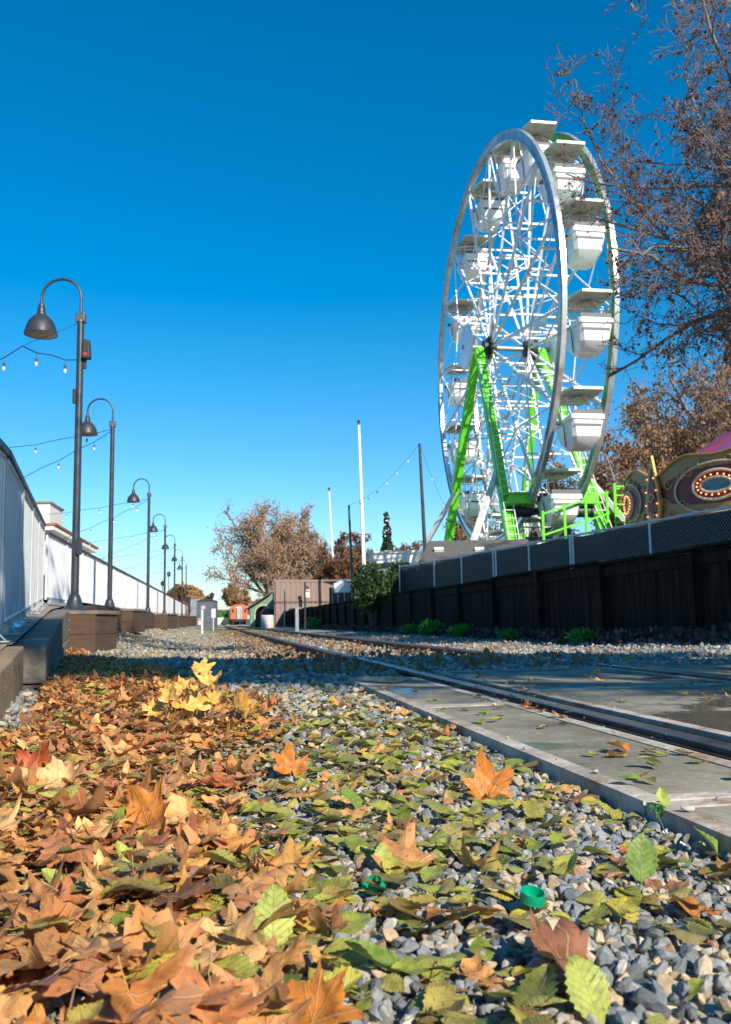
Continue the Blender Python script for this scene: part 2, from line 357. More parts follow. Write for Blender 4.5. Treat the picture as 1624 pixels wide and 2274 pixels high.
M_alder = leaf_mat('green_alder_leaf', [(0, (.22, .28, .045)), (.12, (.4, .4, .07)), (.21, (.17, .18, .06)), (.31, (.22, .14, .06)), (.4, (.46, .44, .08)), (.48, (.17, .25, .035)), (.55, (.15, .09, .05)), (.65, (.5, .42, .07)), (.74, (.34, .36, .08)), (.82, (.17, .1, .055)), (.88, (.42, .3, .08)), (.94, (.28, .34, .06)), (1, (.22, .28, .045))], (.42, .42, .16), False)
M_yellow = leaf_mat('golden_dry_leaf', [(0, (.62, .36, .07)), (.5, (.72, .46, .12)), (1, (.6, .32, .06))], (.75, .55, .22), True)
M_stem = mat('leaf_stem', (.32, .2, .08), .6, 0, .2, 20, 0)

# half outline of a plane leaf: (angle from +x, radius); leaf base at the origin, tip along +y
HALF = [(-66, .10), (-50, .32), (-34, .44), (-24, .56), (-14, .60), (-8, .70), (0, .82), (7, .72), (13, .64), (20, .60), (27, .66), (33, .72), (39, .80), (45, .93), (51, .84), (57, .73), (63, .64), (68, .62), (73, .69), (77, .78), (81, .80), (85, .90), (90, 1.03)]
def maple(nr, step=1):
    half = HALF[::step] if step > 1 else HALF
    if half[-1][0] != 90: half = half+[HALF[-1]]
    pts = [(a, r_) for a, r_ in half]+[(180-a, r_) for a, r_ in half[-2::-1]]
    A = np.radians([p[0] for p in pts]); Rr = np.array([p[1] for p in pts])*rng.uniform(.9, 1.08, len(pts))*(1+.16*np.sin(A*rng.uniform(1, 3)+rng.uniform(0, 6)))
    if rng.random() < .35: i0 = rng.integers(4, len(pts)-8); Rr[i0:i0+rng.integers(2, 6)] *= rng.uniform(.45, .75)
    A = A+.12*np.sin(A*2+rng.uniform(0, 6))
    base = np.array([0, -.0]); V = [(0., 0.)]
    for k in range(1, nr+1):
        fr = k/nr; rr = Rr*fr if k == nr else (Rr*.55+.45*Rr.mean()*.8)*fr
        V += list(zip(rr*np.cos(A), rr*np.sin(A)))
    V = np.array(V); n = len(pts); Fa = []
    for i in range(n-1): Fa.append((0, 1+i, 2+i))
    for k in range(nr-1):
        for i in range(n-1):
            a = 1+k*n+i; b = a+n; Fa += [(a, b, b+1), (a, b+1, a+1)]
    return V, np.array(Fa)
def maple3d(V, Fa, curl):
    x, y = V[:, 0], V[:, 1]-.35; r2 = x*x+y*y; th = np.arctan2(y, x)
    z = curl*(.5*rng.uniform(-.5, 1)*r2+.34*r2*np.sin(th*2+rng.uniform(0, 6))+.26*r2*np.sin(th*5+rng.uniform(0, 6))+.09*np.sin(x*9+rng.uniform(0, 6))*np.sin(y*8+rng.uniform(0, 6)))
    z = z+curl*rng.uniform(-.1, .45)*np.abs(x)**1.3
    # roll about a random axis
    a = rng.uniform(0, PI); s = x*np.cos(a)+y*np.sin(a); k = rng.uniform(.1, 1.05)*curl
    z = z+k*.6*s*s
    xy = V-np.stack([np.cos(a)*s, np.sin(a)*s], 1)*(np.minimum(.45, k*k*.45*s*s))[:, None]
    xy = xy-[0, .35]
    return np.stack([xy[:, 0], xy[:, 1], z], 1)
def addstem(V3, Fa, UVc, base, dirv, L, r_):
    side = np.array([-dirv[1], dirv[0], 0]); p0 = base; p1 = base+dirv*L*.5+np.array([0, 0, L*rng.uniform(0, .3)])+side*L*.1*rng.uniform(-1, 1); p2 = base+dirv*L+np.array([0, 0, L*rng.uniform(-.1, .5)])
    n0 = len(V3); vs = []
    for p, rr in ((p0, r_), (p1, r_*.9), (p2, r_*1.5)):
        for k in range(3): a = 2*PI*k/3; vs.append(p+side*rr*math.cos(a)+np.array([0, 0, rr*math.sin(a)]))
    fs = []
    for i in range(2):
        for k in range(3):
            a, b, c_, d = n0+i*3+k, n0+i*3+(k+1) % 3, n0+(i+1)*3+(k+1) % 3, n0+(i+1)*3+k; fs += [(a, b, c_), (a, c_, d)]
    return np.concatenate([V3, vs]), np.concatenate([Fa, fs]), np.concatenate([UVc, np.full((9, 2), [0., 0.])])
def maple_set(nr, step, cnt, stem=True):
    T = []
    for i in range(cnt):
        V, Fa = maple(nr, step); V3 = maple3d(V, Fa, rng.uniform(.35, .85))
        b = V3[0].copy(); uvc = V
        if stem: V3, Fa, uvc = addstem(V3, Fa, uvc, b, np.array([rng.uniform(-.3, .3), -1, 0]), rng.uniform(.5, .9), .014)
        T.append(V3)
    return np.array(T), Fa, uvc
def alder_set(nl, nw, cnt, stem=True):
    T = []
    for i in range(cnt):
        t = np.linspace(0, 1, nl+1); wd = .34*np.sin(PI*np.clip(t, .0, 1)**.9)**.8+.002
        V = []; uvc = []
        bend = rng.uniform(-.5, .9); fold = rng.uniform(.0, .9); tw = rng.uniform(-.7, .7)
        for j, tt in enumerate(t):
            for k in range(-nw, nw+1):
                s = k/nw; ww = wd[j]*(1+(.09*(1 if j % 2 else -1) if abs(k) == nw else 0))
                x = s*ww; y = tt-.5
                z = bend*.5*y*y+fold*abs(x)*.6+.005*math.cos((y-abs(x)*.75)/.06*PI)*abs(s)+tw*x*y+.04*math.sin(7*y+i)*abs(s)
                V.append((x*(1-.25*fold), y, z)); uvc.append((x, y))
        V = np.array(V); uvc = np.array(uvc); m = 2*nw+1
        Fa = []
        for j in range(nl):
            for k in range(m-1):
                a = j*m+k; Fa += [(a, a+1, a+m+1), (a, a+m+1, a+m)]
        Fa = np.array(Fa)
        if stem: V, Fa, uvc = addstem(V, Fa, uvc, V[nw].copy(), np.array([rng.uniform(-.3, .3), -1, 0]), rng.uniform(.2, .35), .012)
        T.append(V)
    return np.array(T), Fa, uvc
NMAP, NALD = 26, 22
MT_hi = maple_set(4, 1, NMAP); MT_lo = maple_set(2, 1, NMAP, False); MT_xlo = maple_set(1, 2, NMAP, False)
AT_hi = alder_set(18, 3, NALD); AT_lo = alder_set(6, 1, NALD, False)

# where the leaves lie
def litter(n, fn, dmin, dmax, pw=1.):
    "rejection sampling: density fn(x, y) in the wedge"
    out = []
    while len(out) < n:
        d = dmin+(dmax-dmin)*rng.random()**pw; x = rng.uniform(-.47, .47)*d+rng.uniform(-.15, .15)
        if rng.random() < fn(x, d): out.append((x, d))
    return np.array(out)
def slab(x, y): u, v = Uf(x, y), Vf(x, y); return u > .78 and v < 5.6
def inwall(x, y):          # behind the curb line
    return x < -1.8-.323*(y-5) if y > 3 else x < -.47*y-.2
def dens_maple(x, y):
    if slab(x, y) or inwall(x, y): return 0
    edge = -.1*y+.03 if y < 4 else -.37-.44*(y-4)      # right border of the leaf carpet
    e = .03*math.sin(y*7)+.05*math.sin(y*2.3)
    return float(np.clip((edge+e-x)/(.18+.05*y), 0, 1))
def dens_maple_sparse(x, y): return 0 if slab(x, y) or inwall(x, y) else .9*math.exp(-((Uf(x, y)+.1)/.9)**2)+.12
def dens_alder(x, y):
    if slab(x, y) or inwall(x, y): return 0
    u = x/y
    return (1 if y < 5 else .3)*(.24+.7*math.exp(-((u-.0)/.14)**2)+(.08 if u < -.1 else 0))
mp = [litter(3100, dens_maple, .62, 4.2, .75), litter(5200, dens_maple, 4.2, 12, .8), litter(230, dens_maple_sparse, .8, 4, .6), litter(380, dens_maple_sparse, 4, 14, .8)]
lay = np.concatenate([rng.random(len(a))*k for a, k in zip(mp, (1, 1, .15, .12))]); mp = np.concatenate(mp)
ad = np.concatenate([litter(1600, dens_alder, .62, 3.2, .8), litter(1700, dens_alder, 3.0, 7.5, .8)])
def place(P, base, sz0, sz1, lay, amp):
    n = len(P); s = sz0+(sz1-sz0)*rng.random(n)**1.6
    inl = np.array([dens_maple(x, y) for x, y in P])
    L = lay if lay is not None else (.45+.75*rng.random(n))*inl
    z = G(P[:, 0], P[:, 1])+.012+.045*L*np.minimum(1, .3+inl)+s*.12
    tl = amp*(rng.random((n, 2))**1.6)*rng.choice([-1, 1], (n, 2))
    flip = rng.random(n) < .35
    rot = rotm(tl[:, 0]+flip*PI, tl[:, 1], rng.uniform(0, 2*PI, n))
    return np.concatenate([P, z[:, None]], 1), rot, s
mpos, mrot, ms = place(mp, 0, .024, .062, lay, .36)
apos, arot, as_ = place(ad, 0, .026, .07, None, .42)
# scattered leaves on the crossing panels
sc = []
while len(sc) < 95:
    y = .9+6*rng.random(); x = rng.uniform(-.1, .45)*y
    if .85 < Uf(x, y) < 4.4 and Vf(x, y) < 5.3: sc.append((x, y))
sc = np.array(sc); n = len(sc); ssz = rng.uniform(.035, .06, n)
spos = np.stack([sc[:, 0], sc[:, 1], np.full(n, .104)+ssz*.05], 1); t_ = rng.uniform(-.18, .18, (n, 2)); srot = rotm(t_[:, 0], t_[:, 1], rng.uniform(0, 2*PI, n))
k = n*3//4; apos = np.concatenate([apos, spos[:k]]); arot = np.concatenate([arot, srot[:k]]); as_ = np.concatenate([as_, ssz[:k]])
mpos = np.concatenate([mpos, spos[k:]]); mrot = np.concatenate([mrot, srot[k:]]); ms = np.concatenate([ms, ssz[k:]*.8])
def leaf_meshes(name, T, m):
    V, Fa, uvc = T
    return [npmesh(name, v, Fa, [m], uv=uvc) for v in V]
def put_leaf(name, me, pos, rotmat, s, label, cat, group=None):
    o = bpy.data.objects.new(name, me); COL.objects.link(o)
    o.matrix_world = Matrix.Translation(Vector(pos)) @ Matrix([list(r_) for r_ in rotmat]).to_4x4() @ Matrix.Scale(float(s), 4)
    return tag(o, label, cat, group)
for kind, pos, rot, s, hi, lo, m_, nm, lab, grp in (
        ('maple', mpos, mrot, ms, MT_hi, MT_lo, M_maple, 'maple_leaf', 'dry orange brown lobed maple leaf lying in the leaf litter', 'dry maple leaves fallen on the ground'),
        ('alder', apos, arot, as_, AT_hi, AT_lo, M_alder, 'alder_leaf', 'fallen oval leaf with toothed edge, green to olive brown, lying on the ground', 'oval green and olive leaves fallen on the ground')):
    d = pos[:, 1]; vis = (np.abs(pos[:, 0]/d) < .415)*1.
    hidden = (kind == 'maple')*(1-np.minimum(1, (pos[:, 2]-G(pos[:, 0], pos[:, 1]))/.05))
    score = s/d*(vis+.05)*(1-.6*hidden); order = np.argsort(-score); top = order[:300]; rest = order[300:]
    meshes = leaf_meshes(nm, hi, m_)
    for i in top: put_leaf(nm, meshes[int(rng.integers(len(meshes)))], pos[i], rot[i], s[i], lab, 'leaf', grp)
    LV, LF, LU, off = [], [], [], 0
    for T, sel in ((hi, rest[d[rest] < 2.2]), (lo, rest[d[rest] >= 2.2])):
        V, FF = scatter(T[0], T[1], rng.integers(0, len(T[0]), len(sel)), pos[sel], rot[sel], s[sel])
        LV.append(V); LF.append(FF+off); LU.append(np.tile(T[2], (len(sel), 1))); off += len(V)
    o = npobj('leaf_litter', np.concatenate(LV), np.concatenate(LF), [m_], uv=np.concatenate(LU))
    tag(o, 'carpet of smaller fallen %s leaves covering the ground' % ('brown maple' if kind == 'maple' else 'green oval'), 'leaf litter', kind='stuff')
def gp(px, py, z=.02, Gh=True):
    d = CM @ Vector(((px-CX)/FOC, -(py-CY)/FOC, -1)); k = (z-CAMH)/d.z; p = Vector((d.x*k, d.y*k, z))
    if Gh:
        for _ in range(3): zz = float(G(p.x, p.y))+z; k = (zz-CAMH)/d.z; p = Vector((d.x*k, d.y*k, zz))
    return p
def tmesh(T, i, m, name): return npmesh(name, T[0][i], T[1], [m], uv=T[2])
def euler(rx, ry, rz): return rotm(np.array([R(rx)]), np.array([R(ry)]), np.array([R(rz)]))[0]
def solid(name, base, col):   # a hero leaf's own paint: same veins and blotches, one hue
    m = base.copy(); m.name = name
    for nd in m.node_tree.nodes:
        if nd.type == 'VALTORGB' and len(nd.color_ramp.elements) > 5:
            while len(nd.color_ramp.elements) > 1: nd.color_ramp.elements.remove(nd.color_ramp.elements[-1])
            nd.color_ramp.elements[0].color = (*col, 1)
    return m
L_tan = solid('tan_leaf', M_maple, (.5, .25, .1)); L_brn = solid('brown_leaf', M_maple, (.27, .12, .07)); L_org = solid('orange_leaf', M_maple, (.55, .2, .035))
L_pale = solid('pale_tan_leaf', M_maple, (.66, .4, .18)); L_red = solid('red_leaf', M_maple, (.42, .09, .03)); L_grn = solid('green_leaf', M_alder, (.17, .27, .05)); L_lime = solid('lime_leaf', M_alder, (.36, .42, .09))
heroes = [  # kind, variant, material, px, py, lift, size, rotation, label
    ('m', 3, L_tan, 345, 2095, .055, .085, (38, 4, 25), 'largest leaf of the foreground, broad light brown maple leaf with a long pale vein'),
    ('m', 5, L_pale, 505, 2075, .045, .06, (50, -10, -20), 'pale tan maple leaf standing up just right of the largest brown leaf'),
    ('m', 8, L_red, 455, 2140, .04, .05, (35, 10, 160), 'glossy red orange maple leaf between the two biggest tan leaves'),
    ('m', 9, L_tan, 90, 2090, .04, .075, (20, -8, 70), 'spotted tan maple leaf at the left edge of the foreground'),
    ('m', 11, L_tan, 590, 2235, .03, .062, (30, 0, 10), 'spotted brown maple leaf at the bottom centre edge beside the gravel'),
    ('m', 2, L_org, 730, 2225, .04, .06, (55, 25, -50), 'curled orange brown maple leaf standing at the bottom edge of the gravel'),
    ('a', 4, L_lime, 608, 2035, .055, 0.068, (68, 4, 8), 'upright light green toothed leaf standing in the middle of the foreground'),
    ('m', 7, L_org, 1078, 1742, .04, .075, (62, 0, 10), 'rusty maple leaf standing upright alone on the gravel by the crossing'),
    ('m', 10, L_org, 1030, 2020, .03, .062, (20, 6, 175), 'bright orange rounded maple leaf on the gravel under green leaves'),
    ('m', 12, L_brn, 1215, 2108, .035, .07, (28, -5, 80), 'dark reddish brown maple leaf on the gravel at lower right'),
    ('a', 7, L_grn, 1425, 1905, .04, 0.068, (72, 8, -6), 'upright dark green leaf standing on the gravel near the slab edge'),
    ('a', 9, L_grn, 1572, 1868, .03, 0.060, (50, 5, 60), 'round green leaf on the gravel at the corner of the concrete slab'),
    ('m', 14, L_pale, 148, 1722, .07, .08, (60, 10, -25), 'glossy pale orange maple leaf standing up at the left of the litter'),
    ('m', 15, L_red, 62, 1700, .07, .075, (60, -15, 30), 'red brown maple leaf upright behind the pale glossy one'),
    ('m', 4, L_pale, 250, 1665, .06, .075, (45, 5, 60), 'wide tan maple leaf lying on top of the litter at left'),
    ('m', 16, L_org, 340, 1800, .08, .075, (68, 0, -30), 'orange maple leaf with tip pointing up in the middle of the litter'),
    ('m', 17, L_org, 645, 1690, .05, .06, (70, 0, 15), 'small rust red maple leaf standing among green leaves'),
    ('m', 18, L_tan, 880, 1895, .03, .07, (25, 0, 30), 'tan maple leaf half buried by olive leaves'),
    ('a', 3, L_grn, 780, 1770, .04, 0.064, (35, 12, 40), 'green leaf curled over on the border of leaves and gravel'),
    ('a', 12, L_lime, 135, 1965, .05, 0.064, (20, 5, 80), 'long light green leaf lying on brown leaves at left'),
    ('a', 2, L_lime, 400, 2190, .045, 0.068, (50, 20, 25), 'yellow green curled leaf at the bottom left'),
    ('a', 6, L_grn, 820, 2130, .025, 0.060, (22, 0, 85), 'long dark green leaf lying flat on the gravel'),
    ('a', 8, L_lime, 270, 1915, .05, 0.060, (55, 12, 60), 'bright green ribbed leaf propped up on brown leaves'),
    ('a', 13, L_lime, 1305, 2195, .03, 0.064, (50, 0, 20), 'yellow green leaf with long stem near the bottom right'),
    ('a', 15, L_lime, 850, 1905, .03, 0.044, (65, 0, 5), 'small yellow leaf standing on the gravel'),
]
for kd, vi, m_, px, py, lift, s, rt, lab in heroes:
    T = MT_hi if kd == 'm' else AT_hi; me = tmesh(T, vi % len(T[0]), m_, 'maple_leaf' if kd == 'm' else 'alder_leaf')
    p = gp(px, py, lift); put_leaf('maple_leaf' if kd == 'm' else 'alder_leaf', me, p, euler(*rt), s, lab, 'leaf')
for kd, vi, m_, px, py, s, rt, lab in (('m', 20, L_org, 1365, 1656, .055, (15, 10, 60), 'crumpled orange maple leaf on the wet patch of the crossing slab'), ('a', 14, L_lime, 1445, 1690, .06, (14, 6, 80), 'large yellow green leaf lying on the slab'), ('a', 16, L_grn, 1400, 1728, .05, (8, -10, 95), 'thin green leaf on the slab near its rusty edge'), ('a', 17, L_lime, 1472, 1772, .04, (55, 0, 0), 'small olive leaf standing on the pale border of the slab')):
    T = MT_hi if kd == 'm' else AT_hi; put_leaf('maple_leaf' if kd == 'm' else 'alder_leaf', tmesh(T, vi, m_, 'leaf_blade'), gp(px, py, .118, False), euler(*rt), s, lab, 'leaf')

# the golden dead sprig
c0 = gp(455, 1600, .05); sp_ = root('leafy_twig', 'fallen oak like twig with golden dry leaves standing up from the litter', 'twig', c0)
b = MB(); tips = []
base = W(560, 1650, c0.y-.1); b.tube([W(660-70, 1650, c0.y), W(560, 1610, c0.y), W(520, 1578, c0.y+.02), W(470, 1600, c0.y+.05), W(400, 1590, c0.y+.08), W(340, 1565, c0.y+.1)], [.006, .006, .005, .004, .003, .002], 6)
spots = [(447, 1492, 0, 30), (478, 1522, 10, -40), (405, 1530, 0, 10), (430, 1548, 5, 60), (375, 1545, 0, -20), (440, 1570, 0, 0), (400, 1575, 0, 30), (355, 1575, 10, -30), (470, 1560, 0, 50), (335, 1590, 0, 20), (535, 1570, 0, -30), (555, 1592, 0, -60), (575, 1605, 0, -90), (420, 1600, 0, 170), (380, 1600, 0, 100), (460, 1598, 0, -150), (548, 1610, 0, 140), (415, 1555, 0, 90)]
for i, (px, py, a, rz) in enumerate(spots):
    p = W(px, py, c0.y+rng.uniform(-.06, .12)); q_ = W(px*.6+460*.4, 1595, c0.y+.03)
    b.tube([q_, (p+q_)/2+Vector((.01, 0, .02)), p], [.0028, .002, .0014], 5)
    me = tmesh(MT_hi, i % NMAP, M_yellow, 'dead_leaf'); o = bpy.data.objects.new('dead_leaf', me); COL.objects.link(o)
    p.z += .02; o.matrix_world = Matrix.Translation(p) @ Matrix([list(r_) for r_ in euler(rng.uniform(45, 95), rng.uniform(-25, 25), rz)]).to_4x4() @ Matrix.Scale(rng.uniform(.042, .06), 4)
    mw = o.matrix_world.copy(); o.parent = sp_; o.matrix_parent_inverse = locof(sp_).inverted()
b.build('twig_stem', M_twig, sp_)
# bottle caps
M_cap = mat('green_cap_plastic', (.0, .33, .17), .3, 0, .05, 5, .02)
for px, py, tilt, lab in ((1181, 2003, (12, 8), 'open green plastic bottle cap lying upside down on the gravel'), (836, 1978, (30, -25), 'green plastic bottle cap half hidden under leaves left of the other cap')):
    p = gp(px, py, .028 if px > 1000 else .012); m_ = Matrix.Translation(p) @ Matrix.Rotation(R(tilt[0]), 4, 'X') @ Matrix.Rotation(R(tilt[1]), 4, 'Y')
    b = MB(); n = 48; prof = [(.0125, 0), (.0139, .001), (.0142, .008), (.0146, .009), (.0146, .013), (.0132, .013), (.0126, .002), (.0, .002)]
    b.lathe(prof, n=n, capt=False, capb=True)
    for k in range(30): a = 2*PI*k/30; b.box((math.cos(a)*.0142, math.sin(a)*.0142, .0045), (.0008, .0008, .007), (math.cos(a), math.sin(a), 0), (-math.sin(a), math.cos(a), 0))
    o = b.build('bottle_cap', M_cap); o.matrix_world = m_; tag(o, lab, 'bottle cap')

# ------------------------------------------------------------------ crossing, rails, puddles
q = NM('crossing_concrete'); tc = q.n('TexCoord'); co = tc.outputs['Object']
n1 = q.n('TexNoise', Scale=2.2, Detail=9., Roughness=.65); q.l(co, n1.inputs[0]); r1 = q.n('ValToRGB'); ramp(r1, [(.35, (.15, .14, .105)), (.5, (.26, .24, .185)), (.68, (.38, .35, .27))]); q.l(n1.outputs[0], r1.inputs[0])
n2 = q.n('TexNoise', Scale=55., Detail=5.); q.l(co, n2.inputs[0]); r2 = q.n('ValToRGB'); ramp(r2, [(.3, (.8, .8, .8)), (.7, (1.15, 1.15, 1.15))]); q.l(n2.outputs[0], r2.inputs[0])
cc_ = q.mixc(1., r1.outputs[0], r2.outputs[0], 'MULTIPLY')
n4 = q.n('TexNoise', Scale=1.1, Detail=7., Roughness=.6, Distortion=.4); q.l(co, n4.inputs[0]); wm = q.n('ValToRGB'); ramp(wm, [(.53, (0,)*3), (.585, (1,)*3)]); q.l(n4.outputs[0], wm.inputs[0]); wet = wm.outputs[0]
q.l(q.math('SUBTRACT', .85, q.math('MULTIPLY', wet, .72)), q.b.inputs['Roughness']); q.l(q.math('ADD', .15, q.math('MULTIPLY', wet, .5)), q.b.inputs['Specular IOR Level'])
q.l(q.mixc(q.math('MULTIPLY', wet, .6), cc_, (.05, .045, .032)), q.b.inputs['Base Color'])
bp = q.n('Bump', Strength=.25, Distance=.004); q.l(n2.outputs[0], bp.inputs['Height']); q.l(bp.outputs[0], q.b.inputs['Normal']); M_slab = q.m
M_edge = mat('rusty_pale_panel_edge', (.46, .41, .34), .8, 0, .35, 9, .3, 50, dirt=(.24, .12, .055), dscale=3.5)
M_wet = mat('standing_water', (.085, .08, .065), .05, 0, .25, 6, 0, spec=.5)
def slabpanel(u0, u1, v0, v1, name='crossing_panel'):
    b = MB(); e = .05
    for (a0, a1, c0_, c1_, m_, dz) in ((u0+e, u1-e, v0+e, v1-e, 0, 0), (u0, u0+e, v0, v1, 1, .003), (u1-e, u1, v0, v1, 1, .003), (u0+e, u1-e, v0, v0+e, 1, .003), (u0+e, u1-e, v1-e, v1, 1, .003)):
        b.box(UV((a0+a1)/2, (c0_+c1_)/2, (.1+dz-.12)/2), (a1-a0, c1_-c0_, .1+dz+.12), LT, TH, (0, 0, 1), m_)
    o = b.build(name, [M_slab, M_edge], smooth=False); tag(o, kind='structure'); return o
for u0, u1, vs_ in ((.80, 1.215, (-2.6, -.5, 1.58, 3.5, 5.25)), (1.455, 2.64, (-2.5, -.3, 1.9, 4.1, 5.75)), (2.905, 4.1, (-2.4, 0, 2.2, 4.4, 6.3))):
    for a, c in zip(vs_[:-1], vs_[1:]): slabpanel(u0, u1, a+.006, c-.006)
for uu, lab in ((1.335, 'near steel rail of the track, left rail running into the distance'), (2.765, 'far steel rail of the track, right rail next to the board fence')):
    rt = root('rail', lab, 'rail', UV(uu, 2, 0))
    L0, L1 = -6, 95
    def prof(z0, z1, w_, m_, name, L0=L0, L1=L1, off=0):
        b = MB(); n = 12; 
        for k in range(n):
            a = L0+(L1-L0)*k/n; c = L0+(L1-L0)*(k+1)/n; b.box(UV(uu+off, (a+c)/2, (z0+z1)/2), (w_, c-a-.001, z1-z0), LT, TH, (0, 0, 1))
        return b.build(name, m_, rt, smooth=False, bevel=.003)
    prof(.082, .107, .07, M_railt, 'rail_head'); prof(-.02, .0815, .02, M_rail, 'rail_web'); prof(-.045, -.0205, .14, M_rail, 'rail_foot')
    b = MB()
    for s in (-1, 1): 
        for dx, zz, w_ in ((.06, .088, .014), (.083, .098, .016), (.105, .092, .02)): b.box(UV(uu+s*dx, 1.5, zz-.06), (w_, 7.6, .12), LT, TH, (0, 0, 1))
        b.box(UV(uu+s*.083, 1.5, .025), (.066, 7.6, .09), LT, TH, (0, 0, 1))
    b.build('flangeway_rubber', M_rub, rt, smooth=False)
M_tie = mat('old_railway_tie', (.07, .055, .045), .9, 0, .4, 5, .4)
k = 0; v = 6.3
while v < 60:
    b = MB(); b.box(UV(2.05, v, -.085), (2.5, .22, .15), LT, TH, (0, 0, 1)); o = b.build('railway_tie', M_tie, smooth=False, bevel=.01)
    tag(o, 'dark wooden railway tie half buried in ballast under the rails', 'railway tie', 'railway ties under the track'); v += .56
def puddle(c, rx, ry, z, lab):
    n = 60; vs = []; a0 = rng.uniform(0, 6, 4)
    for k in range(n): a = 2*PI*k/n; r_ = 1+.12*math.sin(2*a+a0[0])+.1*math.sin(3*a+a0[1])+.06*math.sin(5*a+a0[2])+.05*math.sin(13*a+a0[3])+.04*math.sin(23*a); p = c+LT*(rx*r_*math.cos(a))+TH*(ry*r_*math.sin(a)); vs.append((p.x, p.y))
    b = MB(); b.add([(x, y, z) for x, y in vs]+[(c.x, c.y, z)], [(i, (i+1) % n, n) for i in range(n)]); o = b.build('puddle', M_wet, smooth=False); tag(o, kind='structure')
puddle(gp(845, 1508, .1035, False), .16, .3, .1045, '')
for px, py, s, lab in ((1323, 1712, .012, 'small pale stone lying on the slab edge border'), (1526, 1796, .014, 'grey stone chip on the rusty corner of the slab'), (1098, 1620-55, .011, 'cream pebble on the slab beside the rail')):
    T_, f_ = stones(2, 1); p = gp(px, py, .103+s*.5, False); o = npobj('stone', T_[0]*s+np.array(p[:]), f_, [mat('pale_stone', (.45, .43, .38), .8)], smooth=False); tag(o, lab, 'stone')

# ------------------------------------------------------------------ pavement, curb, lamp boxes (left)
def fz(y): return .45+.0506*(min(max(y, 2.5), 14)-6.3)+.06*float(sm((y-14)/40))      # height of the paved walk
FP = [(-1.75, 3.6), (-2.25, 5.4), (-5.2, 14.2), (-17.0, 84)]                    # line of the barriers
def fenceline(s):
    for (a, c) in zip(FP[:-1], FP[1:]):
        L = math.hypot(c[0]-a[0], c[1]-a[1])
        if s <= L or c is FP[-1]: t = s/L; return Vector((a[0]+(c[0]-a[0])*t, a[1]+(c[1]-a[1])*t, 0)), Vector(((c[0]-a[0])/L, (c[1]-a[1])/L, 0))
        s -= L
def curbx(y): return -2.03-(y-5)*.323 if y < 11.3 else -4.065-(y-11.3)*.178     # left edge of the curb
vs = []; fs = []
yy = [5.0, 6, 7, 8, 9, 10, 11, 12, 13, 14, 16, 19, 24, 30, 40, 60, 84]
rows = [(-60, ), ]
for i, y in enumerate(yy): vs += [(-70, y, fz(y)-.035), (curbx(y)+.02, y, fz(y)-.035)]
fs = [(2*i, 2*i+1, 2*i+3, 2*i+2) for i in range(len(yy)-1)]
vs += [(-70, -10, fz(0)-.035), (-.9, -10, fz(0)-.035), (-1.26, 2.6, fz(2.6)-.035), (-2.03, 4.98, fz(5)-.035)]; k = 2*len(yy); fs += [(k, k+1, k+2, k+3, 1, 0)]
q = NM('paving_bricks'); tc = q.n('TexCoord'); mp_ = q.n('Mapping'); mp_.inputs['Rotation'].default_value = (0, 0, R(14)); q.l(tc.outputs['Object'], mp_.inputs[0])
bk = q.n('TexBrick', Scale=4.5); q.l(mp_.outputs[0], bk.inputs[0]); bk.inputs['Color1'].default_value = (.36, .27, .21, 1); bk.inputs['Color2'].default_value = (.28, .22, .18, 1); bk.inputs['Mortar'].default_value = (.12, .1, .08, 1); bk.inputs['Mortar Size'].default_value = .015
q.l(bk.outputs[0], q.b.inputs['Base Color']); q.b.inputs['Roughness'].default_value = .85
b = MB(); b.add(vs, fs); o = b.build('pavement', q.m, smooth=False); tag(o, kind='structure')
# timber retaining curb
rt = root('retaining_curb', 'grey timber retaining curb holding up the paved walk beside the leaves', 'retaining curb', (-3, 8, 0))
pts = [5.0, 6.6, 8.3, 10, 11.6, 14, 18, 23, 29, 36, 46, 60, 84]
for i, (a, c) in enumerate(zip(pts[:-1], pts[1:])):
    pa, pc = Vector((curbx(a)+.0, a, 0)), Vector((curbx(c), c, 0)); d = (pc-pa).normalized(); nrm = Vector((d.y, -d.x, 0)); wd = .2 if i < 4 else .2
    za, zc = fz(a)-.16 if i == 0 else fz(a)-.06, fz(c)-.06
    if i < 4: za = fz(a)-.055; zc = fz(c)-.055
    else: za = fz(a)-.08; zc = fz(c)-.08
    b = MB(); lo_ = -.1
    g = .006
    for lev0, lev1 in ((lo_, .52), (.52, 1.)):
        vv = []
        for p, z in ((pa+d*g, za), (pc-d*g, zc)):
            z0 = lo_+(z-lo_)*lev0 if lev0 > 0 else lo_; z1 = lo_+(z-lo_)*lev1-(.008 if lev1 < 1 else 0)
            off = .012 if lev0 < 0 else 0.
            vv += [p+nrm*off+Vector((0, 0, z0)), p+nrm*(wd+off)+Vector((0, 0, z0)), p+nrm*(wd+off)+Vector((0, 0, z1)), p+nrm*off+Vector((0, 0, z1))]
        b.add(vv, [(3, 2, 1, 0), (4, 5, 6, 7), (0, 1, 5, 4), (1, 2, 6, 5), (2, 3, 7, 6), (3, 0, 4, 7)])
    b.build('timber_block', M_curbt if i < 4 else M_brbox, rt, smooth=False, bevel=.012)
wl = MB(); wl.beam(Vector((-1.98, 4.96, .12)), Vector((-1.2, 2.55, .0)), .1, .44)
o = wl.build('retaining_wall', mat('tan_board_face', (.27, .19, .11), .85, 0, .3, 4, .4, 30, (1, 1, 4)), smooth=False, bevel=.01); tag(o, 'low tan board wall below the paving at the left edge', 'retaining wall')

